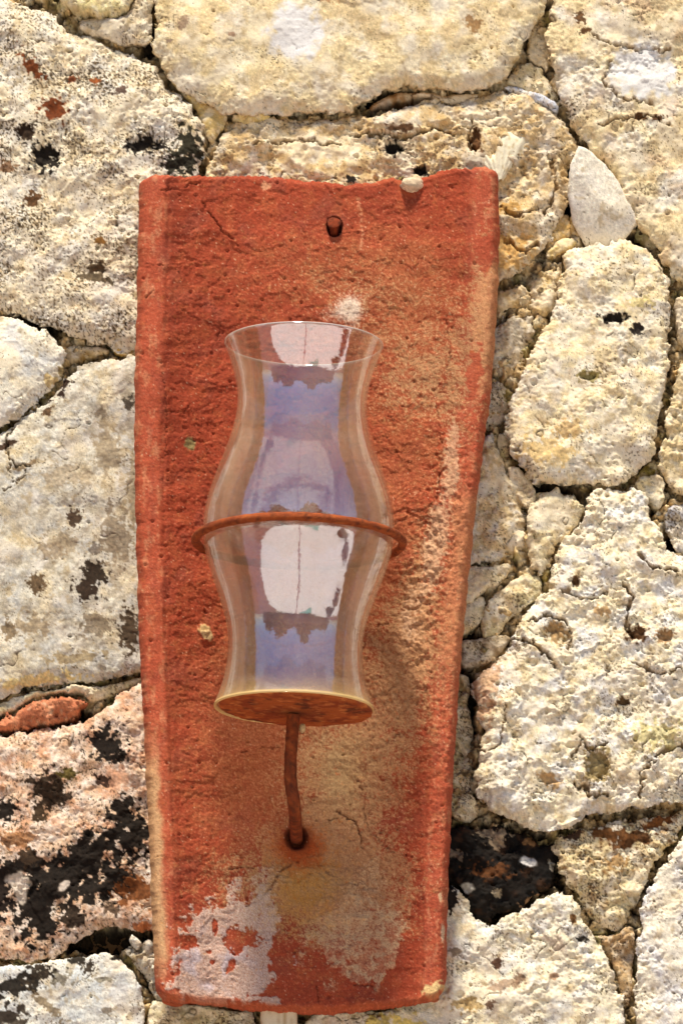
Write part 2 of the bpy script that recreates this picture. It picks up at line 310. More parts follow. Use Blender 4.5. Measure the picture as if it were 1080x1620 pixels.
stone([(-70,1526),(0,1530),(80,1520),(150,1508),(180,1508),(210,1538),(228,1572),(226,1680),(-70,1680)], h=10, base=(216,214,206), alts=[((196,204,212),50,.0,.6),(WHITE,20,.1,.6)], speck=.3, rough=.5, edge=12, pits=.4, clean=True, tilt=(0,.05),
      spots=[(30,1560,50,16,-25,(36,30,24)),(15,1610,26,16,0,(70,60,50)),(60,1545,22,12,-30,(50,40,30)),(95,1548,20,10,0,(120,110,90)),(122,1518,12,8,0,(40,34,26)),(140,1530,8,10,0,(60,50,40)),(170,1600,8,6,0,(110,96,80)),(75,1590,6,30,-50,(130,110,80)),(185,1514,8,6,0,K),(165,1550,16,4,0,(130,120,100))], lab="flat white block with black specks, bottom left corner")
stone([(196,1512),(205,1496),(222,1500),(238,1496),(300,1496),(300,1585),(245,1590),(236,1560),(215,1528),(190,1504)], h=-21, base=(168,160,148), rough=1.8, edge=9, speck=.9, pits=1.5)
stone([(234,1580),(262,1584),(310,1590),(380,1598),(404,1600),(404,1680),(232,1680)], h=-6, base=(200,184,142), rough=1.5, edge=8, speck=.9, pits=1.4)
stone([(478,1600),(560,1600),(604,1596),(604,1680),(478,1680)], h=-8, base=(218,206,170), rough=1.0, edge=8, speck=.5)
# small wedge stones and crumbs packed in the joints
for pts, h, b in [
    ([(250,85),(262,96),(300,140),(340,168),(362,186),(356,200),(340,225),(328,222),(318,180),(296,158),(262,118)], -14, (200,172,112)),
    ([(365,180),(400,182),(420,178),(430,184),(380,196)], -4, (222,196,130)),
    ([(812,110),(835,96),(858,110),(880,152),(888,168),(870,160),(830,140),(796,134)], -18, (204,186,146)),
    ([(834,60),(852,30),(860,60),(866,112),(850,100),(836,92)], -20, (192,160,106)),
    ([(790,134),(830,138),(868,156),(884,172),(878,180),(856,160),(828,150)], -4, (190,192,204)),
    ([(878,345),(896,335),(904,360),(900,372),(880,380),(866,392)], -16, (200,164,104)),
    ([(862,396),(884,380),(905,376),(912,386),(892,396),(866,410)], -12, (212,182,118)),
    ([(1004,362),(1020,358),(1040,392),(1060,430),(1075,455),(1064,456),(1050,430),(1030,396),(1004,374)], -30, (110,100,40)),
    ([(575,178),(600,166),(640,158),(680,150),(640,146),(600,156)], -26, (150,104,60)),
    ([(645,150),(690,146),(740,150),(760,148),(730,166),(690,156)], -12, (200,172,136)),
    ([(100,548),(120,545),(150,550),(180,556),(150,562),(120,572),(110,576)], -20, (150,120,70)),
    ([(180,548),(222,556),(222,562),(190,560)], -12, (196,160,90)),
    ([(786,686),(800,690),(806,712),(796,728),(790,722)], -20, (200,180,130)),
    ([(856,905),(872,896),(866,922),(860,918)], -16, (150,130,60)),
    ([(1036,724),(1050,730),(1056,766),(1046,770),(1004,764),(1010,748)], -24, (120,104,40)),
    ([(204,1488),(214,1480),(222,1492),(216,1502)], -8, (214,208,196)),
    ([(222,1492),(240,1486),(246,1500),(232,1512)], -10, (190,184,172)),
    ([(205,1510),(222,1506),(240,1520),(232,1532),(214,1524)], -10, (206,196,176)),
    ([(905,332),(918,345),(926,374),(912,380),(902,366)], -18, (196,160,96)),
]:
    stone(pts, h=h, base=b, alts=[(TAN, 14, .1, .5), (WHITE, 10, .15, .5)], edge=9, rough=.9, speck=.5, pits=.8, inset=.6)

def build_stone(i, s):
    pts = s['pts'] if i == 6 else chaikin(s['pts'], 1 if s['clean'] else 2)
    xs = [p[0] for p in pts]; ys = [p[1] for p in pts]
    x0, x1 = max(min(xs) - 8, -64), min(max(xs) + 8, 1144)
    y0, y1 = max(min(ys) - 8, -60), min(max(ys) + 8, 1680)
    gx = np.arange(x0, x1, STEP, dtype=F); gy = np.arange(y0, y1, STEP, dtype=F)
    X, Y = np.meshgrid(gx, gy)
    sd_ = i * 13 + 5
    wx = X + fbm(X, Y, 30, 5, sd_, .65) * F(2.5 if i == 6 else 13 if s['edge'] > 12 else 6); wy = Y + fbm(X, Y, 30, 5, sd_ + 40, .65) * F(2.5 if i == 6 else 13 if s['edge'] > 12 else 6)
    sd = polydist(wx, wy, pts, True) - F(s['inset'] - 3.2)
    keep = sd > -7
    r = s['rough']
    e = np.clip(sd / s['edge'], 0, 1)
    H = -F(12 if s['edge'] > 12 else 7) * (1 - e) ** 2.4
    inner = np.clip(sd / 60, 0, 1)
    H += s['bulge'] * inner
    H -= F(46) * np.clip((1.0 - sd) / 6.5, 0, 1)
    big = fbm(X, Y, 85, 2, sd_ + 1)
    H += big * 10 * min(1, r + .2)
    rug = ss(-.28, .38, fbm(X, Y, 70, 3, sd_ + 9)) * F(1.25 if r > .5 else .6)           # smooth and rugged zones
    H += ridged(X, Y, 48, 3, sd_ + 2) * F(3.8 * r) + fbm(X, Y, 42, 2, sd_ + 8) * F(6.5 * r)
    H += fbm(X, Y, 12, 4, sd_ + 3, .6) * F(3.0 * r) * (.3 + .9 * rug)
    # broken ledges
    vx = X + fbm(X, Y, 34, 4, sd_ + 60, .6) * F(26); vy = Y + fbm(X, Y, 34, 4, sd_ + 64, .6) * F(26)
    l1, l2, lid = worley(vx, vy, 95, i + 2); H += (lid - F(.5)) * F(7 * min(r, 1.2)) * ss(0, .08, l2 - l1)
    l1, l2, lid = worley(vx, vy, 38, i + 3); H += (lid - F(.5)) * F(5 * min(r, 1.2)) * rug * ss(0, .12, l2 - l1)
    f1, f2, idv = worley(wx, wy, 9.5, i + 1)
    H += (F(.55) - f1) * F(2.7 * r) * (.05 + rug)
    g1, g2, gid = worley(X, Y, 4.6, i + 50)
    H += (F(.55) - g1) * F(.85 * r) * (.15 + .9 * rug)
    # pores: scattered pits whose size varies
    for scl, pr, dp in ((26, .30, 8), (12, .28, 4.5), (6.5, .30, 3.0)):
        p1, p2, pid = worley(X + fbm(X, Y, 7, 2, sd_ + 4) * F(3.5), Y, scl, i + 90 + int(scl))
        dens = .16 * s['pits'] * (.15 + rug)
        rr = pr * (.4 + .6 * (pid * 7.7 % 1))
        H -= F(dp) * np.where(pid < dens, ss(rr, rr * .35, p1), 0)
    # hairline cracks
    cr = np.abs(fbm(X, Y, 95, 3, sd_ + 6)); crm = ss(.012, .0, cr) * ss(.1, .35, fbm(X, Y, 70, 1, sd_ + 7))
    H -= crm * F(5 * min(r, 1))
    for cx, cy, rx, ry, dp in s['holes']:
        H -= dp * blob(X, Y, cx, cy, rx, ry, 0, .45, 9, sd_, .25)
    ckm = np.zeros_like(X)
    if s['cracks']:
        qx = X + fbm(X, Y, 14, 4, sd_ + 70, .6) * 8; qy = Y + fbm(X, Y, 14, 4, sd_ + 74, .6) * 8
        for cp, cw, cd in s['cracks']:
            d_ = polydist(qx, qy, cp); m_ = ss(cw, cw * .2, d_ + fbm(X, Y, 12, 2, sd_ + 78) * cw * .9)
            H -= m_ * cd; ckm = np.maximum(ckm, m_)
            H += ss(cw * 6, cw * 1.2, d_) * (1 - m_) * cd * .22
    if s['tilt'] != (0, 0):
        H += (X - np.mean(xs)) * s['tilt'][0] - (Y - np.mean(ys)) * s['tilt'][1]
    if i == 6:      # the wedge stone is split into facets
        H -= np.clip((X - 925) * .75 + (290 - Y) * .55, 0, 60) * .26 + np.clip((Y - 296) * .8 - (X - 925) * .55, 0, 60) * .22 + np.clip((X - 960) * .6 + (Y - 330) * .7, 0, 60) * .26
    # colour: what the stone itself is tinted with
    col = tint_field(X, Y, s['base'], s['alts'], sd_)
    n = fbm(X, Y, 5, 3, sd_ + 20)
    col = col * (1 + n * F(.16))[..., None]
    n = fbm(X, Y, 2.2, 2, sd_ + 21)
    col = col * (1 + n * F(.16))[..., None]
    if not (s['lab'] and ('blackened' in s['lab'] or 'reddish' in s['lab'] or 'pinkish' in s['lab'])):
        col = mix(col, (214, 206, 200), ss(.05, .45, fbm(X, Y, 60, 3, sd_ + 51, .5)) * .45)
        col = mix(col, (238, 224, 198), ss(.05, .35, fbm(X, Y, 55, 3, sd_ + 56, .5)) * (.2 if s['lab'] and 'mottled' in s['lab'] else .6))
        col = mix(col, (168, 142, 100), ss(.22, .5, fbm(X, Y, 30, 4, sd_ + 61, .65)) * .45)
    sp = s['speck']
    if sp:
        zone = fbm(X, Y, 55, 3, sd_ + 22)
        m = ss(.50, .62, fbm(X, Y, 4.6, 3, sd_ + 23) * .8 + zone * .42 * 1 + sp * .30)
        col = mix(col, (98, 78, 52), m * .75)
        m = ss(.56, .66, fbm(X, Y, 3.8, 3, sd_ + 25) * .85 + zone * .35 + sp * .27)
        col = mix(col, (42, 32, 24), m * .85)
        m = ss(.5, .62, fbm(X, Y, 6, 3, sd_ + 27) + .1 * sp)
        col = mix(col, (188, 150, 92), m * .35)
    col = mix(col, (70, 52, 34), crm * .6)
    col = mix(col, (120, 88, 54), ckm * .6)
    for k, (cx, cy, rx, ry, ro, c) in enumerate(s['spots']):
        if c == (224, 222, 226) or sum(c) > 600:
            m = blob(X, Y, cx, cy, rx, ry, ro, .5, 16, sd_ + k, .22)
            col = mix(col, c, m * .85)
        else:
            m = blob(X, Y, cx, cy, rx, ry, ro, 1.0 if rx < 20 else 1.35, min(max(8, rx * .6), 15), sd_ + k, .10)
            m = np.maximum(m, blob(X, Y, cx, cy, rx * 1.5, ry * 1.5, ro, .8, 8, sd_ + k, .2) * ss(.22, .34, fbm(X, Y, 7, 3, sd_ + 33)))
            cc = np.asarray(c, F) * (1 + .35 * fbm(X, Y, 5, 3, sd_ + 31))[..., None]
            col = col + (cc - col) * (m * (.96 if sum(c) < 250 else .72))[..., None]
    col = lin(col)
    # undercut sides: the flanks run back under the face
    gy_, gx_ = np.gradient(polydist(X, Y, pts, True))
    gl = np.sqrt(gx_ * gx_ + gy_ * gy_) + 1e-6
    und = np.clip((1.0 - sd) / 6.5, 0, 1) * F(17 if min(X.shape) > 60 else 8)
    bx, bz = P(X + gx_ / gl * und, Y + gy_ / gl * und, float(s['h']))
    co = np.stack([bx, -(H + s['h']) * F(S), bz - Z0], -1).reshape(-1, 3)
    q = grid_quads(*X.shape)
    kq = keep.ravel()
    q = q[kq[q].all(1)]
    used = np.zeros(len(kq), bool); used[q.ravel()] = True
    remap = np.cumsum(used) - 1
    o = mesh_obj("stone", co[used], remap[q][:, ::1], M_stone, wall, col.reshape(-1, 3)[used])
    if s['lab']: o['label'] = s['lab']
    return o

stones = [build_stone(i, s) for i, s in enumerate(ST)]

def build_mortar():
    st = 2.0
    gx = np.arange(-64, 1146, st, dtype=F); gy = np.arange(-60, 1682, st, dtype=F)
    X, Y = np.meshgrid(gx, gy)
    wx = X + fbm(X, Y, 18, 4, 206, .6) * 9; wy = Y + fbm(X, Y, 18, 4, 216, .6) * 9
    H = fbm(X, Y, 60, 3, 201) * F(12) + fbm(X, Y, 12, 4, 204, .6) * F(5)
    f1, f2, idv = worley(wx, wy, 24, 210)
    H += (F(.5) - f1) * F(14) + (idv - .5) * F(16) - ss(.22, .0, f2 - f1) * F(15)
    g1, g2, gid = worley(wx, wy, 8.5, 214)
    H += (F(.5) - g1) * F(7) + (gid - .5) * 5 - ss(.25, 0, g2 - g1) * 3
    H -= 25
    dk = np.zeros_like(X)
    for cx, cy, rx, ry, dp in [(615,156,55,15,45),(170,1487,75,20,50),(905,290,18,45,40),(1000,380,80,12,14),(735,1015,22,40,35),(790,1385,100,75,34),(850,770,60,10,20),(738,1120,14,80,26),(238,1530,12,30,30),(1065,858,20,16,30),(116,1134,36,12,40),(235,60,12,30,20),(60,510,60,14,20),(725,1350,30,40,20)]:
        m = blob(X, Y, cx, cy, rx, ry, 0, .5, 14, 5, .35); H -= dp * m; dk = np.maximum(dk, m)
    col = tint_field(X, Y, (188, 164, 124), [((140, 108, 66), 30, 0, .6), ((214, 204, 180), 18, .05, .7), ((104, 98, 44), 50, .28, .7), ((50, 38, 26), 24, .25, .8)], 220)
    col = col * (.8 + .4 * idv + .2 * (gid - .5))[..., None]
    col = col * (1 + fbm(X, Y, 4, 3, 230) * F(.25))[..., None]
    m = ss(.32, .5, fbm(X, Y, 5, 3, 233)); col = mix(col, (40, 30, 20), m * .8)
    col = mix(col, (26, 19, 13), dk * .85)  # shade and black crust of the deep holes painted into the colour
    bx, bz = P(X, Y, -22.0)
    co = np.stack([bx, -H * F(S), bz - Z0], -1).reshape(-1, 3)
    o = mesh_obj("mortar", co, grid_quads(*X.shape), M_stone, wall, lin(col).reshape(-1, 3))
    tag(o, kind="stuff")
build_mortar()

# fossil scallop embedded in the block behind the tile's top right corner
def build_shell(cx, cy, R0, ang0, ang1, h, parent, ribs):
    nr, na = 26, 70
    r = np.linspace(.1, 1, nr, dtype=F)[:, None]; a = np.radians(np.linspace(ang0, ang1, na, dtype=F))[None, :]
    rr = R0 * r * (1 - .42 * ss(.35, .6, np.linspace(0, 1, na, dtype=F)[None, :]) + .05 * np.sin(a * 13) + .03 * np.sin(a * 29))
    px = cx + rr * np.cos(a); py = cy - rr * np.sin(a)
    t = np.linspace(0, 1, na)[None, :]
    H = h + 3 * np.sin(np.pi * t) * r ** .5 + .8 * np.cos(t * ribs * 6.283) * r - 9 * (np.abs(2 * t - 1) ** 6) - 6 * (r ** 8) + 1.0 * fbm(px.astype(F), py.astype(F), 8, 3, 3)
    X, Z = P(px, py, h)
    co = np.stack([X, -H * S, Z - Z0], -1).reshape(-1, 3)
    col = np.empty(px.shape + (3,), F); col[:] = (232, 222, 196)
    col = mix(col, (196, 172, 128), ss(.1, .5, fbm(px.astype(F), py.astype(F), 9, 3, 8)) * .7)
    mesh_obj("fossil_shell", co, grid_quads(nr, na), M_stone, parent, lin(col).reshape(-1, 3))
build_shell(789, 292, 88, 52, 134, 6, stones[4], 8)
# ------------------------------------------------------------------ the clay tile
RIM_H, MID_H, THICK = 104.0, 30.0, 34.0
Lx = [(262,222),(300,221),(400,219),(600,214),(760,214),(950,219),(1100,226),(1300,236),(1450,241),(1578,247),(1640,249)]
Rx = [(240,786),(360,789),(480,785),(620,775),(700,763),(850,746),(1000,731),(1100,723),(1250,714),(1400,707),(1560,704),(1640,700)]
Tp = [(214,280),(232,274),(270,277),(330,278),(400,276),(470,283),(530,290),(556,292),(585,287),(625,280),(640,284),(656,296),(668,282),(700,270),(740,264),(778,262),(790,266)]
Bt = [(240,1580),(265,1586),(320,1590),(380,1598),(440,1603),(500,1605),(560,1603),(640,1592),(690,1585),(706,1578)]
def interp(tab, v): return np.interp(v, [a for a, b in tab], [b for a, b in tab])

def tile_profile(t):      # t in -1..1 across, height of the face above the wall, in pixels
    a = np.abs(t)
    trough = MID_H + (RIM_H - MID_H) * np.clip(a / .86, 0, 1) ** 2.6
    rim = RIM_H + 3 - 60 * (np.clip(a - .86, 0, 1) / .14 * .0 + np.clip((a - .93) / .07, 0, 1) ** 3 * .35)
    k = ss(.80, .90, a)
    return trough * (1 - k) + rim * k

def build_tile():
    nc, nr = 350, 830
    t = np.linspace(-1, 1, nc); v = np.linspace(0, 1, nr)
    ht = tile_profile(t)
    # image x of each column at top and bottom edges
    xt = 218 + (t + 1) / 2 * (788 - 218); xb = 246 + (t + 1) / 2 * (705 - 246)
    yt = interp(Tp, xt); yb = interp(Bt, xb) - 6
    yt = yt + fbm(xt.astype(F), xt.astype(F) * 0, 16, 4, 3, .6) * 4.5
    yb = yb + fbm(xb.astype(F), xb.astype(F) * 0 + 50, 22, 4, 4, .6) * 3.5
    PY = yt[None, :] + v[:, None] * (yb - yt)[None, :]
    PXl = interp(Lx, PY); PXr = interp(Rx, PY)
    dtop = (PY - yt[None]); dbot = (yb[None] - PY)
    rnd_c = np.clip(1 - dtop / 14, 0, 1) ** 2 * 9 + np.clip(1 - dbot / 16, 0, 1) ** 2 * 10
    wobL = fbm(PY.astype(F), PY.astype(F) * 0 + 7, 26, 4, 88) * 3; wobR = fbm(PY.astype(F), PY.astype(F) * 0 + 70, 26, 4, 89) * 3
    PXl = PXl + rnd_c + wobL; PXr = PXr - rnd_c + wobR
    PX = PXl + (t[None, :] + 1) / 2 * (PXr - PXl)
    PX, PY = PX.astype(F), PY.astype(F)
    # rounded corners
    HH = np.repeat(ht[None, :], nr, 0).astype(F)
    X, Z = P(PX, PY, HH)
    # relief
    tt = np.repeat(t[None, :], nr, 0).astype(F)
    a = np.abs(tt)
    mid = 1 - ss(.78, .86, a)
    R = fbm(PX, PY, 120, 3, 301) * 5 + fbm(PX, PY, 30, 3, 305) * 1.5
    gran = fbm(PX, PY, 5, 3, 308, .7) * 1.15 + perlin(PX / 2.4, PY / 2.4, 311) * .7
    rough_r = np.clip(gauss(PX, PY, 690, 860, 55, 170, 12) + gauss(PX, PY, 640, 1150, 90, 160) * .7 + gauss(PX, PY, 600, 1330, 100, 90) * .6, 0, 1)
    R += gran * (.75 + .8 * rough_r + .25 * mid)
    f1, f2, idw = worley(PX + fbm(PX, PY, 12, 2, 313) * 4, PY, 11, 31)
    R += (F(.5) - f1) * 6.5 * rough_r * (idw > .3)
    # lamination steps: flaked plates with sharp edges
    pl = fbm(PX * F(.8), PY * F(1.1), 75, 4, 318, .55)
    for lv in (-.22, .08, .36):
        R += ss(lv, lv + .018, pl) * 2.4 * (.55 + .9 * rough_r) * mid
    R += ridged(PX, PY * F(.7), 60, 3, 320) * .5
    # longitudinal finger lines on the sides
    R += fbm(PX, PY * F(.06), 14, 3, 323) * 1.3
    # pits
    p1, p2, pid = worley(PX, PY, 22, 33)
    R -= np.where(pid < .10, ss(.16, .05, p1), 0) * 4
    # creases between trough and rim
    crease = gauss(a, a * 0, .835, 0, .012, 1) * ss(-.2, .2, fbm(PX * 0 + 3, PY, 60, 2, 325) + .15)
    R -= crease * 2
    # cracks
    cracks = [([(322,322),(334,342),(343,352),(350,366),(368,378),(378,388)], 2.2, 7), ([(254,302),(268,300),(288,301),(300,292),(316,290)], 2.0, 6), ([(262,276),(266,290),(264,306)], 1.8, 5),
              ([(228,418),(262,420),(300,418),(330,414)], 1.2, 3), ([(470,350),(478,362),(484,372)], 1.3, 4), ([(284,430),(286,442)], 2, 4), ([(248,455),(232,470),(222,482)], 1.8, 4), ([(350,510),(346,528),(338,548)], 1.5, 4),
              ([(263,650),(290,655),(300,640)], 1.8, 4), ([(300,640),(330,722),(345,740)], 1.2, 3), ([(258,590),(264,640),(262,700),(265,760)], 1.6, 4),
              ([(382,1190),(400,1192),(415,1184),(440,1182),(452,1180)], 1.4, 4), ([(532,1284),(550,1294),(562,1300),(570,1322),(573,1344)], 2.2, 8), ([(500,1300),(516,1298),(532,1296)], 1.8, 5),
              ([(560,1228),(568,1238),(576,1262),(578,1300),(588,1320)], 1.5, 5), ([(362,1376),(385,1372),(402,1374)], 2.0, 6), ([(390,1436),(410,1424),(430,1402),(446,1376),(462,1366)], 2.2, 6), ([(386,1380),(388,1410),(392,1432)], 1.6, 5),
              ([(600,1190),(592,1182),(612,1176),(632,1160)], 1.4, 4), ([(560,1140),(572,1030),(586,1000),(600,990),(618,986)], 1.6, 5), ([(590,1320),(620,1350),(652,1358)], 1.4, 4),
              ([(500,1560),(505,1590)], 1.6, 5), ([(560,1558),(590,1560),(600,1580)], 2, 5), ([(232,1360),(262,1352)], 1.2, 3), ([(640,640),(620,660),(600,662)], 1.4, 3), ([(690,640),(700,720),(688,800),(700,860)], 1.6, 4), ([(705,500),(712,560),(700,620)], 1.5, 4),
              ([(540,372),(580,366),(620,350),(650,352)], 1.1, 2.5), ([(300,1480),(304,1540)], 1.3, 2)]
    cm = np.zeros_like(PX); n3c = fbm(PX, PY, 22, 2, 348)
    wX = PX + fbm(PX, PY, 8, 3, 340) * 4; wY = PY + fbm(PX, PY, 8, 3, 344) * 4
    for pts, wd, dp in cracks:
        x0 = min(p[0] for p in pts) - 15; x1 = max(p[0] for p in pts) + 15; y0 = min(p[1] for p in pts) - 15; y1 = max(p[1] for p in pts) + 15
        sel = (PX > x0) & (PX < x1) & (PY > y0) & (PY < y1)
        d = polydist(wX[sel], wY[sel], pts)
        m = ss(wd, 0, d) * ss(-.5, .15, n3c[sel]); R[sel] -= m * dp * .85; cm[sel] = np.maximum(cm[sel], m)
        R[sel] += ss(wd * 5, wd, d) * 1.0
    # bottom rim swelling + stem hole + nail hole
    R += gauss(PX, PY, 0, 1588, 1e6, 22) * 2
    dS = np.hypot(PX - 469, PY - 1326); R -= ss(21, 10, dS) * 26
    dN = np.hypot((PX - 529), (PY - 359) / 1.25); R -= ss(13.5, 9, dN) * 34
    # corners and edges worn round
    ev = np.minimum(PY - yt[None, :], yb[None, :] - PY); ex = np.minimum(PX - PXl, PXr - PX)
    R -= 9 * np.clip(1 - ev / 9, 0, 1) ** 2 + 6 * np.clip(1 - ex / 8, 0, 1) ** 2
    R -= 5 * np.clip(1 - np.abs(PX - 656) / 22, 0, 1) * np.clip(1 - (PY - 270) / 40, 0, 1)
    # ---- colour
    col = np.empty(PX.shape + (3,), F); col[:] = (166, 66, 41)
    n1 = fbm(PX, PY, 110, 4, 401); n2 = fbm(PX, PY, 36, 4, 405); n3 = fbm(PX, PY, 5, 3, 409, .7); n4 = perlin(PX / 1.9, PY / 1.9, 412)
    col = mix(col, (150, 58, 37), ss(-.05, .4, n1) * .7)
    col = mix(col, (184, 84, 50), ss(.0, .45, n2) * .6)
    col = mix(col, (150, 74, 60), ss(.1, .5, fbm(PX, PY, 60, 3, 415)) * .45)
    # rims are pinker
    col = mix(col, (196, 92, 64), ss(.8, .88, a) * .6)
    col = mix(col, (208, 142, 104), ss(.8, .88, a) * ss(.02, .4, fbm(PX, PY * F(.4), 16, 4, 431, .65) + n3 * .3) * .65)
    col = mix(col, (150, 66, 50), ss(.74, .84, a) * ss(.98, .86, a) * ss(.0, .4, fbm(PX, PY * F(.3), 20, 4, 436, .6)) * .55)
    # sandy brown bloom
    tan = (gauss(PX, PY, 520, 440, 150, 60) * .55 + gauss(PX, PY, 640, 560, 90, 120) * .75 + gauss(PX, PY, 735, 560, 50, 140) * .75 + gauss(PX, PY, 560, 470, 90, 60) * .26
           + gauss(PX, PY, 655, 620, 55, 60) * .5 + gauss(PX, PY, 765, 440, 24, 170) * .8 + gauss(PX, PY, 640, 1060, 75, 150) * .95 + gauss(PX, PY, 535, 1230, 95, 120) * 1.25 + gauss(PX, PY, 470, 1400, 170, 90) * 1.0
           + gauss(PX, PY, 560, 1430, 110, 100) * .7 + gauss(PX, PY, 680, 880, 38, 180, 10) * .75 + gauss(PX, PY, 300, 360, 50, 60) * .3 + gauss(PX, PY, 420, 760, 100, 200) * .25 + gauss(PX, PY, 470, 1010, 160, 120) * .35)
    n5 = fbm(PX, PY, 14, 4, 418, .65)
    dust = gauss(PX, PY, 520, 430, 180, 80) * .5 + gauss(PX, PY, 650, 540, 110, 160) * .6 + gauss(PX, PY, 450, 1180, 170, 260) * .9 + gauss(PX, PY, 640, 900, 120, 300) * .6 + .12
    col = mix(col, (168, 92, 56), ss(.1, 1.0, dust + n5 * .35 + n2 * .3) * .75)
    col = mix(col, (206, 146, 98), ss(.25, .95, dust * .55 + n3 * .5 + n4 * .5 + n5 * .2) * mid * .5)
    col = mix(col, (120, 48, 30), ss(.25, .75, n3 * .6 + n4 * .5 + n5 * .2) * .35)
    tan = tan * ss(420, 900, PY) * .35 + tan * .78
    tm = ss(.48, 1.0, tan * .85 + n2 * .32 + n5 * .42 + n3 * .55 + n4 * .35)
    col = mix(col, (186, 146, 104), tm * .85)
    sa = ss(.55, 1.1, gauss(PX, PY, 540, 1220, 80, 110) + gauss(PX, PY, 470, 1400, 130, 70) * .9 + n3 * .3 + n2 * .2)
    col = mix(col, (196, 170, 122), sa * .65)
    # red streaks surviving inside the bloom
    col = mix(col, (170, 66, 44), ss(.40, .68, n2 * .5 + n5 * .6 + n3 * .5 + rough_r * .1) * .5)
    # pale crumbly lime band down the right side
    lb = gauss(PX, PY, 690, 860, 26, 150, 10) * 1.05 + gauss(PX, PY, 655, 790, 16, 40) * .6 + gauss(PX, PY, 640, 960, 20, 60) * .4 + gauss(PX, PY, 715, 700, 14, 60) * .7 + gauss(PX, PY, 640, 1010, 20, 50) * .3
    col = mix(col, (214, 176, 142), ss(.55, .85, lb + n3 * .45 + n2 * .3) * .8)
    # lime wash patches near the foot
    wsp = [(345,1490,62,62,0,1),(330,1545,60,50,0,1),(385,1540,46,40,0,1),(380,1460,52,34,-10,1),(425,1470,20,70,-12,1),(415,1530,22,34,0,.9),(372,1405,12,26,10,.7),(425,1393,26,24,-20,.6),(560,1470,60,52,0,.85),(530,1500,60,36,0,.75),(612,1490,24,52,10,1),(575,1530,30,26,0,.9),(494,1490,30,44,0,.6),(470,1510,24,22,0,.6),(434,1540,14,12,0,.9),(428,1585,14,8,0,.95),(404,1580,12,5,0,.9),(598,1545,10,24,10,.8),(520,1560,14,12,0,.6),(580,1400,26,46,20,.55)]
    wm = np.zeros_like(PX)
    for k, (cx, cy, rx, ry, ro, st) in enumerate(wsp):
        wm = np.maximum(wm, blob(PX, PY, cx, cy, rx, ry, ro, .75, 18, 500 + k, .28) * st)
    for k, (cx, cy, rx, ry, ro) in enumerate([(373,1489,18,22,-20),(392,1483,14,14,0),(365,1530,6,13,20),(335,1523,5,4,0),(340,1465,5,12,0),(330,1506,4,3,0),(300,1490,14,12,0),(450,1500,22,46,12),(500,1530,18,40,-10),(352,1430,8,8,0),(468,1470,10,14,0)]):
        wm = wm * (1 - blob(PX, PY, cx, cy, rx, ry, ro, .6, 10, 530 + k, .12))
    wm = ss(.30, .80, wm + n3 * .42 + n4 * .22 - .03 + n5 * .1) * (wm > .05)
    col = mix(col, np.where((PX < 470)[..., None], np.asarray((212, 196, 184), F), np.asarray((210, 178, 140), F)), wm * np.where(PX < 470, 1, .55 + .6 * ss(-.2, .3, n5)) * (.82 + .3 * n4).clip(0, 1))
    col = mix(col, (206, 200, 216), wm * ss(.0, .4, fbm(PX, PY, 36, 2, 540)) * gauss(PX, PY, 335, 1530, 60, 60) * .9)
    R += wm * 1.6
    # white splash above the glass, and drips
    col = mix(col, (236, 222, 204), np.clip(gauss(PX, PY, 550, 486, 20, 17) * 1.3 + gauss(PX, PY, 530, 500, 34, 14) * .6 + gauss(PX, PY, 560, 500, 14, 40) * .6 + n3 * .6 + n4 * .3 - .25, 0, 1) * .9)
    for pts in ([(566,314),(570,340),(573,372),(571,400)], ):
        d = polydist(wX, wY, pts); col = mix(col, (216, 150, 112), ss(4, 1, d) * ss(.0, .3, n3 + .2) * .8)
    # worn yellowish strip on the outer lower left rim, and on the right rim
    ls = ss(26, 14, PX - PXl + n2 * 8) * ss(1120, 1240, PY + n2 * 30) * ss(1560, 1500, PY)
    col = mix(col, (214, 180, 132), ls * .85)
    rs = ss(40, 26, PXr - PX + n2 * 16) * (ss(380, 440, PY + n2 * 50) * ss(640, 560, PY + n2 * 60) + .75 * ss(760, 800, PY) * ss(1120, 1000, PY + n2 * 80))
    col = mix(col, (206, 150, 104), np.clip(rs, 0, 1) * .75)
    col = mix(col, (172, 72, 48), blob(PX, PY, 750, 590, 12, 40, 8, .8, 14, 560, .15) * .8)
    col = mix(col, (172, 72, 48), blob(PX, PY, 765, 400, 12, 34, 0, .8, 14, 561, .15) * .8)
    # rust run below the stem hole
    col = mix(col, (182, 124, 46), np.clip(gauss(PX, PY, 478, 1400, 62, 75) * 1.0 + n3 * .5 + n5 * .5 - .2, 0, 1) * .75)
    col = mix(col, (168, 74, 30), np.clip(gauss(PX, PY, 474, 1342, 42, 36) * 1.5 + n3 * .5 + n5 * .4 - .25, 0, 1))
    col = mix(col, (96, 40, 20), np.clip(gauss(PX, PY, 470, 1326, 24, 24) * 1.7 + n3 * .3 - .45, 0, 1))
    col = mix(col, (70, 30, 22), ss(16, 9, dN) * .6)
    # chipped lime lumps
    col = mix(col, (208, 176, 120), blob(PX, PY, 323, 996, 9, 7, 0, .5, 6, 570, .2)); col = mix(col, (214, 186, 134), blob(PX, PY, 329, 1006, 10, 8, 30, .5, 6, 571, .2))
    col = mix(col, (150, 138, 90), blob(PX, PY, 301, 702, 8, 10, 0, .5, 6, 572, .2)); col = mix(col, (222, 190, 130), blob(PX, PY, 357, 1591, 7, 4, 0, .4, 6, 573, .2))
    col = mix(col, (230, 200, 140), blob(PX, PY, 685, 1565, 18, 10, -30, .9, 9, 574, .2)); col = mix(col, (226, 160, 120), blob(PX, PY, 420, 294, 8, 6, 0, .5, 6, 575, .2))
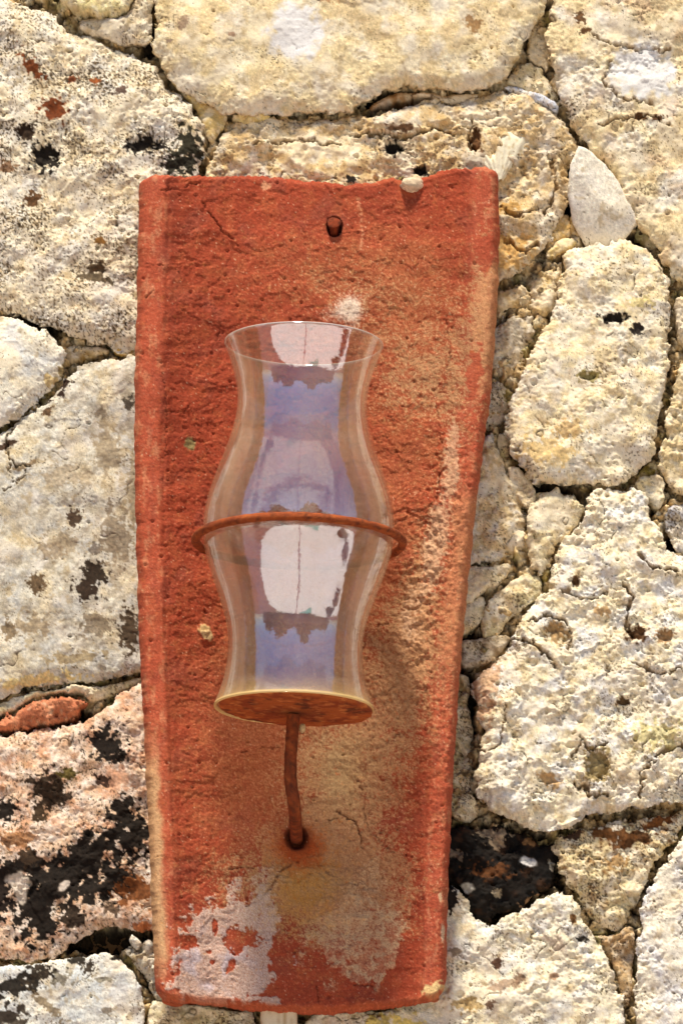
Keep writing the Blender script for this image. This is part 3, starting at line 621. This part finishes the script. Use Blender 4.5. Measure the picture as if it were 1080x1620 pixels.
    col = mix(col, (226, 190, 150), blob(PX, PY, 696, 1420, 3, 8, 0, .5, 6, 576, .3)); col = mix(col, (226, 200, 170), blob(PX, PY, 700, 1475, 3, 16, 0, .5, 6, 577, .3))
    R += blob(PX, PY, 323, 996, 9, 7, 0, .5, 6, 570, .4) * 4 + blob(PX, PY, 329, 1008, 10, 9, 30, .5, 6, 571, .4) * 5
    # lighter worn lip at the foot and the top edge
    col = mix(col, (206, 108, 70), ss(12, 3, yb[None, :] - PY) * .6)
    # sand grains in the clay, with sparkles painted in as pale specks
    rnd = RC[(np.arange(nr) * 7 % 256)[:, None], (np.arange(nc) * 13 % 256)[None, :]]
    rnd = np.random.RandomState(3).rand(nr, nc)
    col = mix(col, (236, 196, 160), (rnd < .0022) * .85 + ((rnd > .004) & (rnd < .03)) * .22)
    col = mix(col, (90, 36, 26), (rnd > .965) * .30)
    col = mix(col, (172, 112, 82), np.full_like(PX, .13))
    col = col * (1 + n3 * .12 + n4 * .10)[..., None]
    col = mix(col, (80, 30, 20), cm * .25)
    # ---- back of the shell: same curve, one thickness behind; build skirts
    Y = -(HH + R) * F(S)
    front = np.stack([X, Y, Z - Z0], -1)
    nx = -np.gradient(ht, t * 270); ln = np.sqrt(1 + nx * nx)
    # sides: three extra columns each rolling back to the wall side
    colL, colR = [], []
    for k, (dx, dh) in enumerate([(1.0, 6), (1.5, 16), (-1, 30), (-14, 60), (-34, 90), (-60, 108)]):
        l = front[:, 0].copy(); l[:, 0] -= dx * S; l[:, 1] += (dh + 1.2 * fbm(PY[:, 0], PY[:, 0] * 0 + k * 3, 8, 2, 7)) * S; colL.insert(0, l)
        r = front[:, -1].copy(); r[:, 0] += dx * S; r[:, 1] += dh * S; colR.append(r)
    full = np.concatenate([np.stack(colL, 1), front, np.stack(colR, 1)], 1)
    c6 = np.repeat(col[:, :1], 6, 1); c7 = np.repeat(col[:, -1:], 6, 1)
    cfull = np.concatenate([c6, col, c7], 1)
    # top and bottom end faces
    tops, bots = [], []
    nn = full.shape[1]
    jx = np.arange(nn, dtype=F) * 1.6
    for k, (dz, dy) in enumerate([(1.5, 3), (2.2, 9), (2.4, 18), (1.5, 27), (-1, 33), (-14, 34)]):
        jit = fbm(jx, jx * 0 + k * 2, 7, 3, 60) * 1.2
        tp = full[0].copy(); tp[:, 2] += (dz + jit) * S; tp[:, 1] += dy * S; tops.insert(0, tp)
        bp = full[-1].copy(); bp[:, 2] -= (dz * 1.2 + jit) * S; bp[:, 1] += dy * S; bots.append(bp)
    full = np.concatenate([np.stack(tops, 0), full, np.stack(bots, 0)], 0)
    cb = np.repeat(cfull[-1:], 6, 0) * .6 + np.asarray((206, 106, 70), F) * .4
    cb = cb * (1 + fbm(np.repeat(jx[None], 6, 0), np.repeat(np.arange(6, dtype=F)[:, None] * 5, nn, 1), 6, 3, 70) * .2)[..., None]
    cfull = np.concatenate([np.repeat(cfull[:1], 6, 0), cfull, cb], 0)
    o = mesh_obj("clay_tile", full.reshape(-1, 3), grid_quads(full.shape[0], full.shape[1]), M_clay, None, lin(cfull).reshape(-1, 3))
    o.location = (0, 0, Z0)
    tag(o, "tall red terracotta roof tile hung upright, hollow side out, chipped and lime-stained", "roof tile")
build_tile()

# ------------------------------------------------------------------ ironwork
def W(px, py, h):
    x, z = P(px, py, h); return np.array((x, -h * S, z))

def rust_tint(a, b, seed, dark=0.0):
    a = a.astype(F); b = b.astype(F)
    col = np.empty(a.shape + (3,), F); col[:] = (166, 80, 36)
    col = mix(col, (112, 48, 24), ss(-.3 - dark, .4, fbm(a, b, 22, 5, seed, .65)) * .6)
    col = mix(col, (198, 108, 50), ss(.05, .5, fbm(a, b, 14, 4, seed + 5, .65)) * .5)
    col = mix(col, (62, 34, 22), ss(.12 - dark, .5, fbm(a, b, 12, 4, seed + 9, .65)) * .55)
    return lin(col)

def tube(name, pts, rad, parent, seed, nseg=22, closed=False, mat=M_rust, noise=.9, dark=0.0, flat=1.0):
    pts = np.asarray(pts, float); n = len(pts)
    tan = (np.roll(pts, -1, 0) - np.roll(pts, 1, 0)) if closed else np.gradient(pts, axis=0)
    tan /= np.linalg.norm(tan, axis=1)[:, None]
    up = np.array((0.02, 0.05, 1.0)) if closed else np.array((1.0, 0.0, 0.02))
    s = np.cross(tan, up); s /= np.linalg.norm(s, axis=1)[:, None]; u = np.cross(s, tan)
    L = np.concatenate([[0], np.cumsum(np.linalg.norm(np.diff(pts, axis=0), axis=1))]) / S
    th = np.linspace(0, 2 * np.pi, nseg, endpoint=False)
    A = L[:, None] + 0 * th[None]; B = rad * th[None] + 0 * A
    nz = fbm(A.astype(F), B.astype(F), 15, 4, seed, .6) * noise * .8
    if closed: nz[-6:] *= np.linspace(1, 0, 6)[:, None]; nz[:6] *= np.linspace(0, 1, 6)[:, None]
    R = (rad + nz) * S
    co = pts[:, None] + R[..., None] * (np.cos(th)[None, :, None] * s[:, None] + flat * np.sin(th)[None, :, None] * u[:, None])
    q = grid_quads(n, nseg, True)
    if closed:
        i = (n - 1) * nseg + np.arange(nseg); j = np.arange(nseg)
        q = np.concatenate([q, np.stack([i, j, np.roll(j, -1), np.roll(i, -1)], -1)])
    co = co.reshape(-1, 3); col = rust_tint(A, B, seed, dark).reshape(-1, 3)
    o = mesh_obj(name, co, q, mat, parent, col)
    return o

AXH = 216.0                                   # the lamp's axis stands this far in front of the wall face
top_c = W(480.5, 545, AXH); bot_c = W(464.5, 1121, AXH)
axis = top_c - bot_c; AL = np.linalg.norm(axis); axis /= AL
ex = np.cross((0, 1.0, 0), axis); ex /= np.linalg.norm(ex); ey = np.cross(axis, ex)

holder = empty("lamp_bracket", tuple(W(468, 1330, 40)))
tag(holder, "rusty iron bracket with ring, stem and dish holding the glass on the tile", "bracket")
hl = np.array(holder.location)
# ring
cy_ = W(473, 857, AXH)
phi = np.linspace(0, 2 * np.pi, 260, endpoint=False)
tilt = .018
ring = np.array([cy_ + 159 * S * (math.cos(p) * np.array((math.cos(tilt), 0, -math.sin(tilt))) + math.sin(p) * np.array((0, .99, 0))) + np.array((0, 0, .9 * S * math.sin(3 * p + 1))) for p in phi])
tube("ring", ring - hl, 6.8, holder, 601, 20, True, noise=1.3)
# arm that ties the ring into the tile behind the glass
a0 = cy_ + np.array((0, 157 * S, 0)); a1 = np.array((a0[0], -20 * S, a0[2] - 2 * S))
tube("ring_arm", [a0 + (a1 - a0) * k - hl for k in np.linspace(0, 1, 20)], 6.5, holder, 605, 16)
# stem: out of the hole, elbow, up to the dish
hole = W(469, 1325, 24); el = W(466.5, 1272, AXH - 4)
dishc = bot_c - axis * 2 * S
raw = [hole + np.array((0, 20 * S, 0)), hole, hole * .5 + el * .5 + np.array((0, 0, -6 * S)), el + np.array((0, 34 * S, -12 * S)), el + np.array((-.5 * S, 12 * S, -6 * S)), el + np.array((-2 * S, 0, 8 * S)), el + np.array((-7 * S, -2 * S, 30 * S)), el * .5 + dishc * .5 + np.array((-6 * S, -2 * S, 0)), dishc - axis * 8 * S]
def smooth_path(p, n=110):
    p = np.asarray(p); 
    q = [p[0]]
    for _ in range(3):
        q = [p[0]]
        for i in range(len(p) - 1): q += [p[i] * .75 + p[i + 1] * .25, p[i] * .25 + p[i + 1] * .75]
        q.append(p[-1]); p = np.array(q)
    d = np.concatenate([[0], np.cumsum(np.linalg.norm(np.diff(p, axis=0), axis=1))])
    s = np.linspace(0, d[-1], n)
    return np.stack([np.interp(s, d, p[:, k]) for k in range(3)], 1)
tube("stem", smooth_path(raw) - hl, 9.6, holder, 609, 24, noise=1.6, dark=.35)  # rust tinted darker to carry the shade under the dish
# dish
def lathe(profile, centre, nseg=160, wob=None, ax=None, e1=None, e2=None):
    ax = axis if ax is None else ax; e1 = ex if e1 is None else e1; e2 = ey if e2 is None else e2
    pr = np.asarray(profile, float); th = np.linspace(0, 2 * np.pi, nseg, endpoint=False)
    r = pr[:, 0][:, None] * np.ones(nseg)[None]; z = pr[:, 1][:, None] * np.ones(nseg)[None]
    if wob is not None: r, z = wob(r, z, th[None] * np.ones((len(pr), 1)))
    co = centre + S * (r[..., None] * (np.cos(th)[None, :, None] * e1 + np.sin(th)[None, :, None] * e2) + z[..., None] * ax)
    return co.reshape(-1, 3), grid_quads(len(pr), nseg, True), r, th
def dishwob(r, z, th):
    x, y = (r * np.cos(th)).astype(F), (r * np.sin(th)).astype(F)
    return r, z + fbm(x, y, 16, 4, 640) * 2.2 * (r / 115)
dprof = [(0.3, -6)] + [(r, -6 + 4.5 * (r / 114) ** 1.6) for r in np.linspace(4, 114, 46)] + [(116.5, -1), (117, 1), (116, 3), (112, 3.5), (60, 1), (.3, 0)]
dax = axis + np.array((.028, 0, 0)); dax /= np.linalg.norm(dax); de1 = np.cross((0, 1., 0), dax); de1 /= np.linalg.norm(de1); de2 = np.cross(dax, de1)
co, q, r_, th_ = lathe(dprof, bot_c + np.array((3 * S, 0, -1 * S)), wob=dishwob, ax=dax, e1=de1, e2=de2)
dX, dY = (r_ * np.cos(th_)[None]).astype(F), (r_ * np.sin(th_)[None]).astype(F)
dc = np.empty(dX.shape + (3,), F); dc[:] = (188, 98, 46)
dc = mix(dc, (150, 66, 34), ss(-.1, .3, fbm(dX, dY, 34, 4, 651, .6)) * .8)
dc = mix(dc, (86, 44, 28), ss(.1, .5, fbm(dX + 40, dY, 40, 4, 655, .65)) * .7)
dc = mix(dc, (228, 150, 84), ss(.12, .4, fbm(dX, dY + 30, 18, 4, 658, .6)) * .6)
dc = lin(dc).reshape(-1, 3)
rr_ = r_.reshape(-1)
dc = dc * (1 - .55 * np.exp(-(rr_ / 34) ** 2))[:, None]  # darker centre painted in as the shade of a hollow
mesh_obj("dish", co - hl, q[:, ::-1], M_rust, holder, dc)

# nail in the top hole
def nail():
    tip = W(528, 366, 20); head = W(528, 354, 38)
    n = 14
    prof = [(9.5, 0), (10, 1.5), (9.6, 3), (8, 4.2), (5, 5), (.3, 5.3)]
    prof = [(a * 1.12, b) for a, b in prof]
    d = np.array((0.0, -.93, .36)); e1 = np.array((1., 0, 0)); e2 = np.cross(d, e1)
    pr = [(7, -46), (7.2, -20), (7.4, -4), (7.6, -1), (9.5, 0)] + prof[1:]
    co, q, r_, th_ = lathe(pr, head, 40, lambda r, z, t: (r + .5 * np.sin(3 * t + 1) + .3 * np.sin(5 * t), z), d, e1, e2)
    o = mesh_obj("nail", co - tip, q, M_rust, None, rust_tint(r_ * np.cos(th_)[None] + 50, r_ * np.sin(th_)[None], 670, .3).reshape(-1, 3) * np.array((.8, .6, .55)))
    o.location = tuple(tip)
    tag(o, "rusty nail head in the hole near the top of the clay tile", "nail")
nail()

# little lumps stuck on things
def pebble(name, px, py, h, rx, rz, col, seed, label, cat, mat=M_stone, ryd=None):
    nu, nv = 28, 20
    u = np.linspace(0, 2 * np.pi, nu, endpoint=False); v = np.linspace(.02, np.pi - .02, nv)
    sx = np.cos(u)[None] * np.sin(v)[:, None]; sy = np.sin(u)[None] * np.sin(v)[:, None]; sz = np.cos(v)[:, None] * np.ones(nu)[None]
    n = 1 + .28 * fbm((sx * 2 + sz * 1.3 + 9).astype(F), (sy * 2 - sz + 5).astype(F), 1.1, 4, seed, .6)
    co = np.stack([sx * rx * n, sy * (ryd or rx) * n, sz * rz * n], -1) * S
    c = np.empty(sx.shape + (3,), F); c[:] = col
    c = c * (1 + .3 * fbm((sx * 9).astype(F), ((sz + sy) * 9).astype(F), 2, 3, seed + 3))[..., None]
    o = mesh_obj(name, co.reshape(-1, 3), grid_quads(nv, nu, True), mat, None, lin(c).reshape(-1, 3))
    o.location = tuple(W(px, py, h)); tag(o, label, cat)
    return o
pebble("stone_chip", 652, 293, 50, 19, 12, (214, 190, 160), 81, "pinkish stone chip wedged in the notch of the tile's top edge", "stone chip")
pebble("lime_lump", 343, 1346, 44, 7, 8, (186, 156, 126), 84, "small round lime lump on the tile left of the stem's hole", "lime lump")
pebble("paint_drop", 478, 1152, 206, 5, 7, (216, 186, 140), 86, "tiny pale drop hanging under the dish beside the stem", "drop")

# pale wooden peg under the foot of the tile
def peg():
    bm_pts = []
    ny, nz = 14, 24
    x0, z0 = P(412, 1596, 8); x1, _ = P(470, 1596, 8); _, z1 = P(440, 1680, 8)
    u = np.linspace(0, 1, ny + 1)[:, None]; per = []
    secs = []
    for s_ in np.linspace(0, 1, nz):
        z = z0 + (z1 - z0) * s_
        ring_ = []
        for a_ in np.linspace(0, 2 * np.pi, 40, endpoint=False):
            c, s2 = math.cos(a_), math.sin(a_)
            k = (abs(c) ** 5 + abs(s2) ** 5) ** (-1 / 5)
            ring_.append(((x0 + x1) / 2 + c * k * (x1 - x0) / 2 * (1 + .01 * math.sin(9 * s_)), -4 * S + s2 * k * 14 * S, z))
        secs.append(ring_)
    co = np.array(secs); A = (co[..., 0] / S).astype(F); B = (co[..., 2] / S * .15).astype(F)
    c = np.empty(A.shape + (3,), F); c[:] = (228, 210, 176); c = mix(c, (176, 140, 92), ss(0, .4, fbm(A, B, 7, 4, 701)) * .7)
    m = np.array(((x0 + x1) / 2, 0, z1))
    o = mesh_obj("wooden_peg", co.reshape(-1, 3) - m, grid_quads(nz, 40, True), M_wood, None, lin(c).reshape(-1, 3))
    o.location = tuple(m); tag(o, "short pale wooden peg standing under the foot of the clay tile", "peg")
peg()

# ------------------------------------------------------------------ the glass
def glass_mat():
    m = bpy.data.materials.new("lustre_glass"); m.use_nodes = True
    t = m.node_tree; N = t.nodes; L = t.links; N.clear()
    o = N.new("ShaderNodeOutputMaterial")
    tr = N.new("ShaderNodeBsdfTransparent"); tr.inputs[0].default_value = (.985, .975, .95, 1)
    gl = N.new("ShaderNodeBsdfGlossy"); gl.inputs[0].default_value = (.93, .90, 1.0, 1); gl.inputs["Roughness"].default_value = .03
    tb = N.new("ShaderNodeTexCoord"); nb = N.new("ShaderNodeTexNoise"); nb.inputs["Scale"].default_value = 42; nb.inputs["Detail"].default_value = 5; nb.inputs["Roughness"].default_value = .6
    L.new(tb.outputs["Object"], nb.inputs["Vector"]); bb = N.new("ShaderNodeBump"); bb.inputs["Strength"].default_value = .35; bb.inputs["Distance"].default_value = .0008
    L.new(nb.outputs[0], bb.inputs["Height"]); L.new(bb.outputs[0], gl.inputs["Normal"])
    df = N.new("ShaderNodeBsdfDiffuse"); df.inputs[0].default_value = (.74, .55, .33, 1)
    lw = N.new("ShaderNodeLayerWeight"); lw.inputs[0].default_value = .5
    tc = N.new("ShaderNodeTexCoord")
    ns = N.new("ShaderNodeTexNoise"); ns.inputs["Scale"].default_value = 60; ns.inputs["Detail"].default_value = 6
    mp = N.new("ShaderNodeMapping"); mp.inputs["Scale"].default_value = (1, 1, .22)
    L.new(tc.outputs["Object"], mp.inputs[0]); L.new(mp.outputs[0], ns.inputs["Vector"])
    n2 = N.new("ShaderNodeTexNoise"); n2.inputs["Scale"].default_value = 1500; n2.inputs["Detail"].default_value = 2
    L.new(tc.outputs["Object"], n2.inputs["Vector"])
    # fresnel-like facing curve for the reflection of the lustre coat
    p1 = N.new("ShaderNodeMath"); p1.operation = 'POWER'; L.new(lw.outputs["Facing"], p1.inputs[0]); p1.inputs[1].default_value = 3.0
    r1 = N.new("ShaderNodeMapRange"); r1.inputs[3].default_value = GLOSS; r1.inputs[4].default_value = .30; L.new(p1.outputs[0], r1.inputs[0])
    ai = N.new('ShaderNodeAttribute'); ai.attribute_name = 'lip'; si = N.new('ShaderNodeSeparateColor'); L.new(ai.outputs['Color'], si.inputs[0])
    k1 = N.new('ShaderNodeMath'); k1.operation = 'MULTIPLY_ADD'; L.new(si.outputs[2], k1.inputs[0]); k1.inputs[1].default_value = -.35; k1.inputs[2].default_value = 1
    k2 = N.new('ShaderNodeMath'); k2.operation = 'MULTIPLY'; L.new(k1.outputs[0], k2.inputs[0]); L.new(r1.outputs[0], k2.inputs[1])
    m1 = N.new("ShaderNodeMixShader"); L.new(k2.outputs[0], m1.inputs[0]); L.new(tr.outputs[0], m1.inputs[1]); L.new(gl.outputs[0], m1.inputs[2])
    # dust film: thicker where one looks along the wall of the glass
    r2 = N.new("ShaderNodeMapRange"); r2.inputs[1].default_value = .35; r2.inputs[2].default_value = .75; r2.inputs[3].default_value = .008; r2.inputs[4].default_value = .085
    L.new(ns.outputs[0], r2.inputs[0])
    r3 = N.new("ShaderNodeMapRange"); r3.inputs[1].default_value = .60; r3.inputs[2].default_value = .72; r3.inputs[3].default_value = 0; r3.inputs[4].default_value = .26
    L.new(n2.outputs[0], r3.inputs[0])
    p2 = N.new("ShaderNodeMath"); p2.operation = 'POWER'; L.new(lw.outputs["Facing"], p2.inputs[0]); p2.inputs[1].default_value = 2.2
    r4 = N.new("ShaderNodeMapRange"); r4.inputs[3].default_value = 1; r4.inputs[4].default_value = 4.0; L.new(p2.outputs[0], r4.inputs[0])
    a1 = N.new("ShaderNodeMath"); a1.operation = 'MULTIPLY'; L.new(r2.outputs[0], a1.inputs[0]); L.new(r4.outputs[0], a1.inputs[1])
    a2 = N.new("ShaderNodeMath"); a2.operation = 'ADD'; a2.use_clamp = True; L.new(a1.outputs[0], a2.inputs[0]); L.new(r3.outputs[0], a2.inputs[1])
    m2 = N.new("ShaderNodeMixShader"); L.new(a2.outputs[0], m2.inputs[0]); L.new(m1.outputs[0], m2.inputs[1]); L.new(df.outputs[0], m2.inputs[2])
    # top lip, its bright highlight painted in pale, and the yellowed foot of the glass
    at = N.new("ShaderNodeAttribute"); at.attribute_name = "lip"; sp = N.new("ShaderNodeSeparateColor"); L.new(at.outputs["Color"], sp.inputs[0])
    d2 = N.new("ShaderNodeBsdfDiffuse"); d2.inputs[0].default_value = (.9, .86, .8, 1)
    m3 = N.new("ShaderNodeMixShader"); L.new(sp.outputs[0], m3.inputs[0]); L.new(m2.outputs[0], m3.inputs[1]); L.new(d2.outputs[0], m3.inputs[2])
    d3 = N.new("ShaderNodeBsdfDiffuse"); d3.inputs[0].default_value = (.86, .62, .26, 1)
    m4 = N.new("ShaderNodeMixShader"); L.new(sp.outputs[1], m4.inputs[0]); L.new(m3.outputs[0], m4.inputs[1]); L.new(d3.outputs[0], m4.inputs[2])
    L.new(m4.outputs[0], o.inputs[0])
    return m
GLOSS = .28
M_glass = glass_mat()
PR = [(545,123),(552,120.5),(575,112),(600,104.5),(622,100.5),(645,99.5),(675,103.5),(700,110),(735,122),(765,132.5),(800,142),(825,145.5),(845,146),(865,144.5),(885,140),(905,134),(928,126),(950,118),(968,112),(985,107),(1005,103.5),(1025,102.5),(1043,103),(1062,105),(1080,108.5),(1098,113.5),(1110,118),(1119,121.5)]
def build_glass():
    ys = np.array([a for a, b in PR], float); rs = np.array([b for a, b in PR], float)
    L = AL / S
    zz = (1121 - ys) / (1121 - 545) * L
    # smooth dense resample (Catmull-Rom like through cubic hermite)
    n = 150
    z = np.linspace(zz[-1], zz[0], n)
    zi, ri = zz[::-1], rs[::-1]
    sl_ = np.gradient(ri, zi)
    idx = np.clip(np.searchsorted(zi, z) - 1, 0, len(zi) - 2)
    h = zi[idx + 1] - zi[idx]; t = (z - zi[idx]) / h
    r = (2*t**3-3*t**2+1)*ri[idx] + (t**3-2*t**2+t)*h*sl_[idx] + (-2*t**3+3*t**2)*ri[idx+1] + (t**3-t**2)*h*sl_[idx+1]
    for _ in range(6): r[1:-1] = (r[:-2] + 2 * r[1:-1] + r[2:]) / 4
    T = 3.4
    outer = list(zip(r, z)); inner = [(a - T, b) for a, b in outer][::-1]
    lip_t = [(r[-1] - .2, z[-1] + 1.3), (r[-1] - T / 2, z[-1] + 2.1), (r[-1] - T + .2, z[-1] + 1.3)]
    lip_b = [(r[0] - T + .2, z[0] - 1.5), (r[0] - T / 2, z[0] - 2.6), (r[0] - .2, z[0] - 1.5)]
    prof = outer + lip_t + inner + lip_b + [outer[0]]
    co, q, r_, th_ = lathe(prof, bot_c, 220, lambda r, z, t: (r * (1 + .004 * np.cos(2 * t + .6)), z))
    o = mesh_obj("glass_shade", co - bot_c, q, M_glass)
    pz = np.array([b for a, b in prof]); zt, zb = z[-1], z[0]
    tn = 1 + .5 * fbm((np.cos(th_) * 60).astype(F), (np.sin(th_) * 60).astype(F), 20, 3, 800)[None]
    lc = np.zeros((len(prof), 220, 4), F); lc[..., 3] = 1
    lc[..., 0] = np.clip((pz - zt + .4) / 1.2, 0, 1)[:, None] * .38
    lc[..., 1] = np.clip(np.clip((zb - pz + 5) / 5, 0, 1)[:, None] ** 2 * .5 + np.clip((zb - pz + 34) / 34, 0, 1)[:, None] ** 1.5 * .16 * tn, 0, 1)
    no_ = len(outer); lc[no_ + 3:no_ + 3 + len(inner), :, 2] = 1
    at = o.data.color_attributes.new("lip", 'FLOAT_COLOR', 'POINT'); at.data.foreach_set("color", lc.ravel())
    o.location = tuple(bot_c)
    tag(o, "clear hourglass-curved glass hurricane shade with lilac reflections, inside the rusty ring", "glass shade")
    return o
build_glass()

# ------------------------------------------------------------------ unseen surroundings behind the camera, shaped for their reflections in the glass
def flat_mat(name, c, rough=.9, var=.15, scale=6):
    m = bpy.data.materials.new(name); m.use_nodes = True
    N = m.node_tree.nodes; L = m.node_tree.links; b = N["Principled BSDF"]; b.inputs["Roughness"].default_value = rough
    tc = N.new("ShaderNodeTexCoord"); n = N.new("ShaderNodeTexNoise"); n.inputs["Scale"].default_value = scale; n.inputs["Detail"].default_value = 5
    r = N.new("ShaderNodeValToRGB"); L.new(tc.outputs["Object"], n.inputs["Vector"]); L.new(n.outputs[0], r.inputs[0])
    r.color_ramp.elements[0].position = .3; r.color_ramp.elements[1].position = .7
    r.color_ramp.elements[0].color = [k * (1 - var) for k in c] + [1]; r.color_ramp.elements[1].color = [min(1, k * (1 + var)) for k in c] + [1]
    L.new(r.outputs[0], b.inputs["Base Color"]); return m
def box(name, a, b, mat, kind=None):
    (x0, y0, z0), (x1, y1, z1) = a, b
    co = [(x, y, z) for z in (z0, z1) for y in (y0, y1) for x in (x0, x1)]
    q = [(0, 2, 3, 1), (4, 5, 7, 6), (0, 1, 5, 4), (2, 6, 7, 3), (0, 4, 6, 2), (1, 3, 7, 5)]
    o = mesh_obj(name, co, q, mat, smooth=False)
    if kind: o['kind'] = kind
    return o
M_pave = flat_mat("terracotta_paving", (.20, .09, .08)); M_white = flat_mat("white_render", (.82, .79, .72), var=.06)
M_shade = flat_mat("mauve_plaster", (.24, .13, .15)); M_teal = flat_mat("teal_canvas", (.10, .42, .36)); M_bush = flat_mat("plum_shrub", (.09, .05, .08))
M_side = flat_mat("tan_limestone", (.26, .145, .065), var=.45, scale=9)
g = mesh_obj("ground", [(-80, -160, 0), (80, -160, 0), (80, .6, 0), (-80, .6, 0)], [(0, 1, 2, 3)], M_pave, smooth=False); g['kind'] = 'structure'
tco = [(-3.6, -2.2, .004), (4.8, -1.2, .004), (19, -7, .004), (19, -19, .004), (-9, -19, .004), (-8.6, -14, .004), (-7.2, -9, .004), (-5.4, -5, .004)]
g = mesh_obj("terrace", tco, [(7, 6, 5, 4, 3, 2, 1, 0)], M_white, smooth=False); g['kind'] = 'structure'
box("added_side_wall", (-1.9, -.55, 0), (-1.45, -.02, 5), M_side, 'structure')  # unseen pair of walls, added to keep sky out of the glass sides
box("added_side_wall", (1.45, -.55, 0), (1.9, -.02, 5), M_side, 'structure')
box("far_wall", (-30, -21, 0), (30, -20.5, 5.2), M_shade, 'structure')
box("wall_behind", (-1.9, .03, 0), (1.9, .3, 5), M_side, 'structure')

# joints, canvas mats and shrubs on the terrace: they show as small marks in the reflections
def flat(name, pts, mat, z=.008):
    o = mesh_obj(name, [(x, y, z) for x, y in pts], [tuple(range(len(pts)))], mat, smooth=False); o['kind'] = 'structure'
    return o
flat("terrace_joint", [(.05, -19), (.05, -3.2), (.2, -3.2), (.35, -19)], M_shade)
flat("canvas_mat", [(8.4, -18.6), (1.0, -18.2), (3.6, -8.0)], M_teal, .03)
def shrub(x, y, r, seed, zb=0):
    rg = np.random.RandomState(seed); n = 900
    d = rg.normal(size=(n, 3)); d /= np.linalg.norm(d, axis=1)[:, None]; d[:, 2] = np.abs(d[:, 2])
    c = d * (rg.rand(n, 1) ** .4) * r * (1 + .4 * np.sin(5 * np.arctan2(d[:, 1:2], d[:, 0:1])))
    a = rg.normal(size=(n, 3)) * r * .12; b = rg.normal(size=(n, 3)) * r * .12
    co = np.stack([c - a, c - b, c + a, c + b], 1).reshape(-1, 3) + (0, 0, .02)
    o = mesh_obj("shrub", co, np.arange(4 * n).reshape(-1, 4), M_bush, smooth=False); o.location = (x, y, zb); o['kind'] = 'structure'
shrub(7.5, -5.2, .9, 2); shrub(5.2, -2.6, .45, 5)
for k in range(26):
    rr = np.random.RandomState(40 + k).rand(3)
    shrub(-26 + k * 2.1 + rr[0], -21.2, 1.2 + 2.4 * rr[1] ** 2, 60 + k, 4.2)
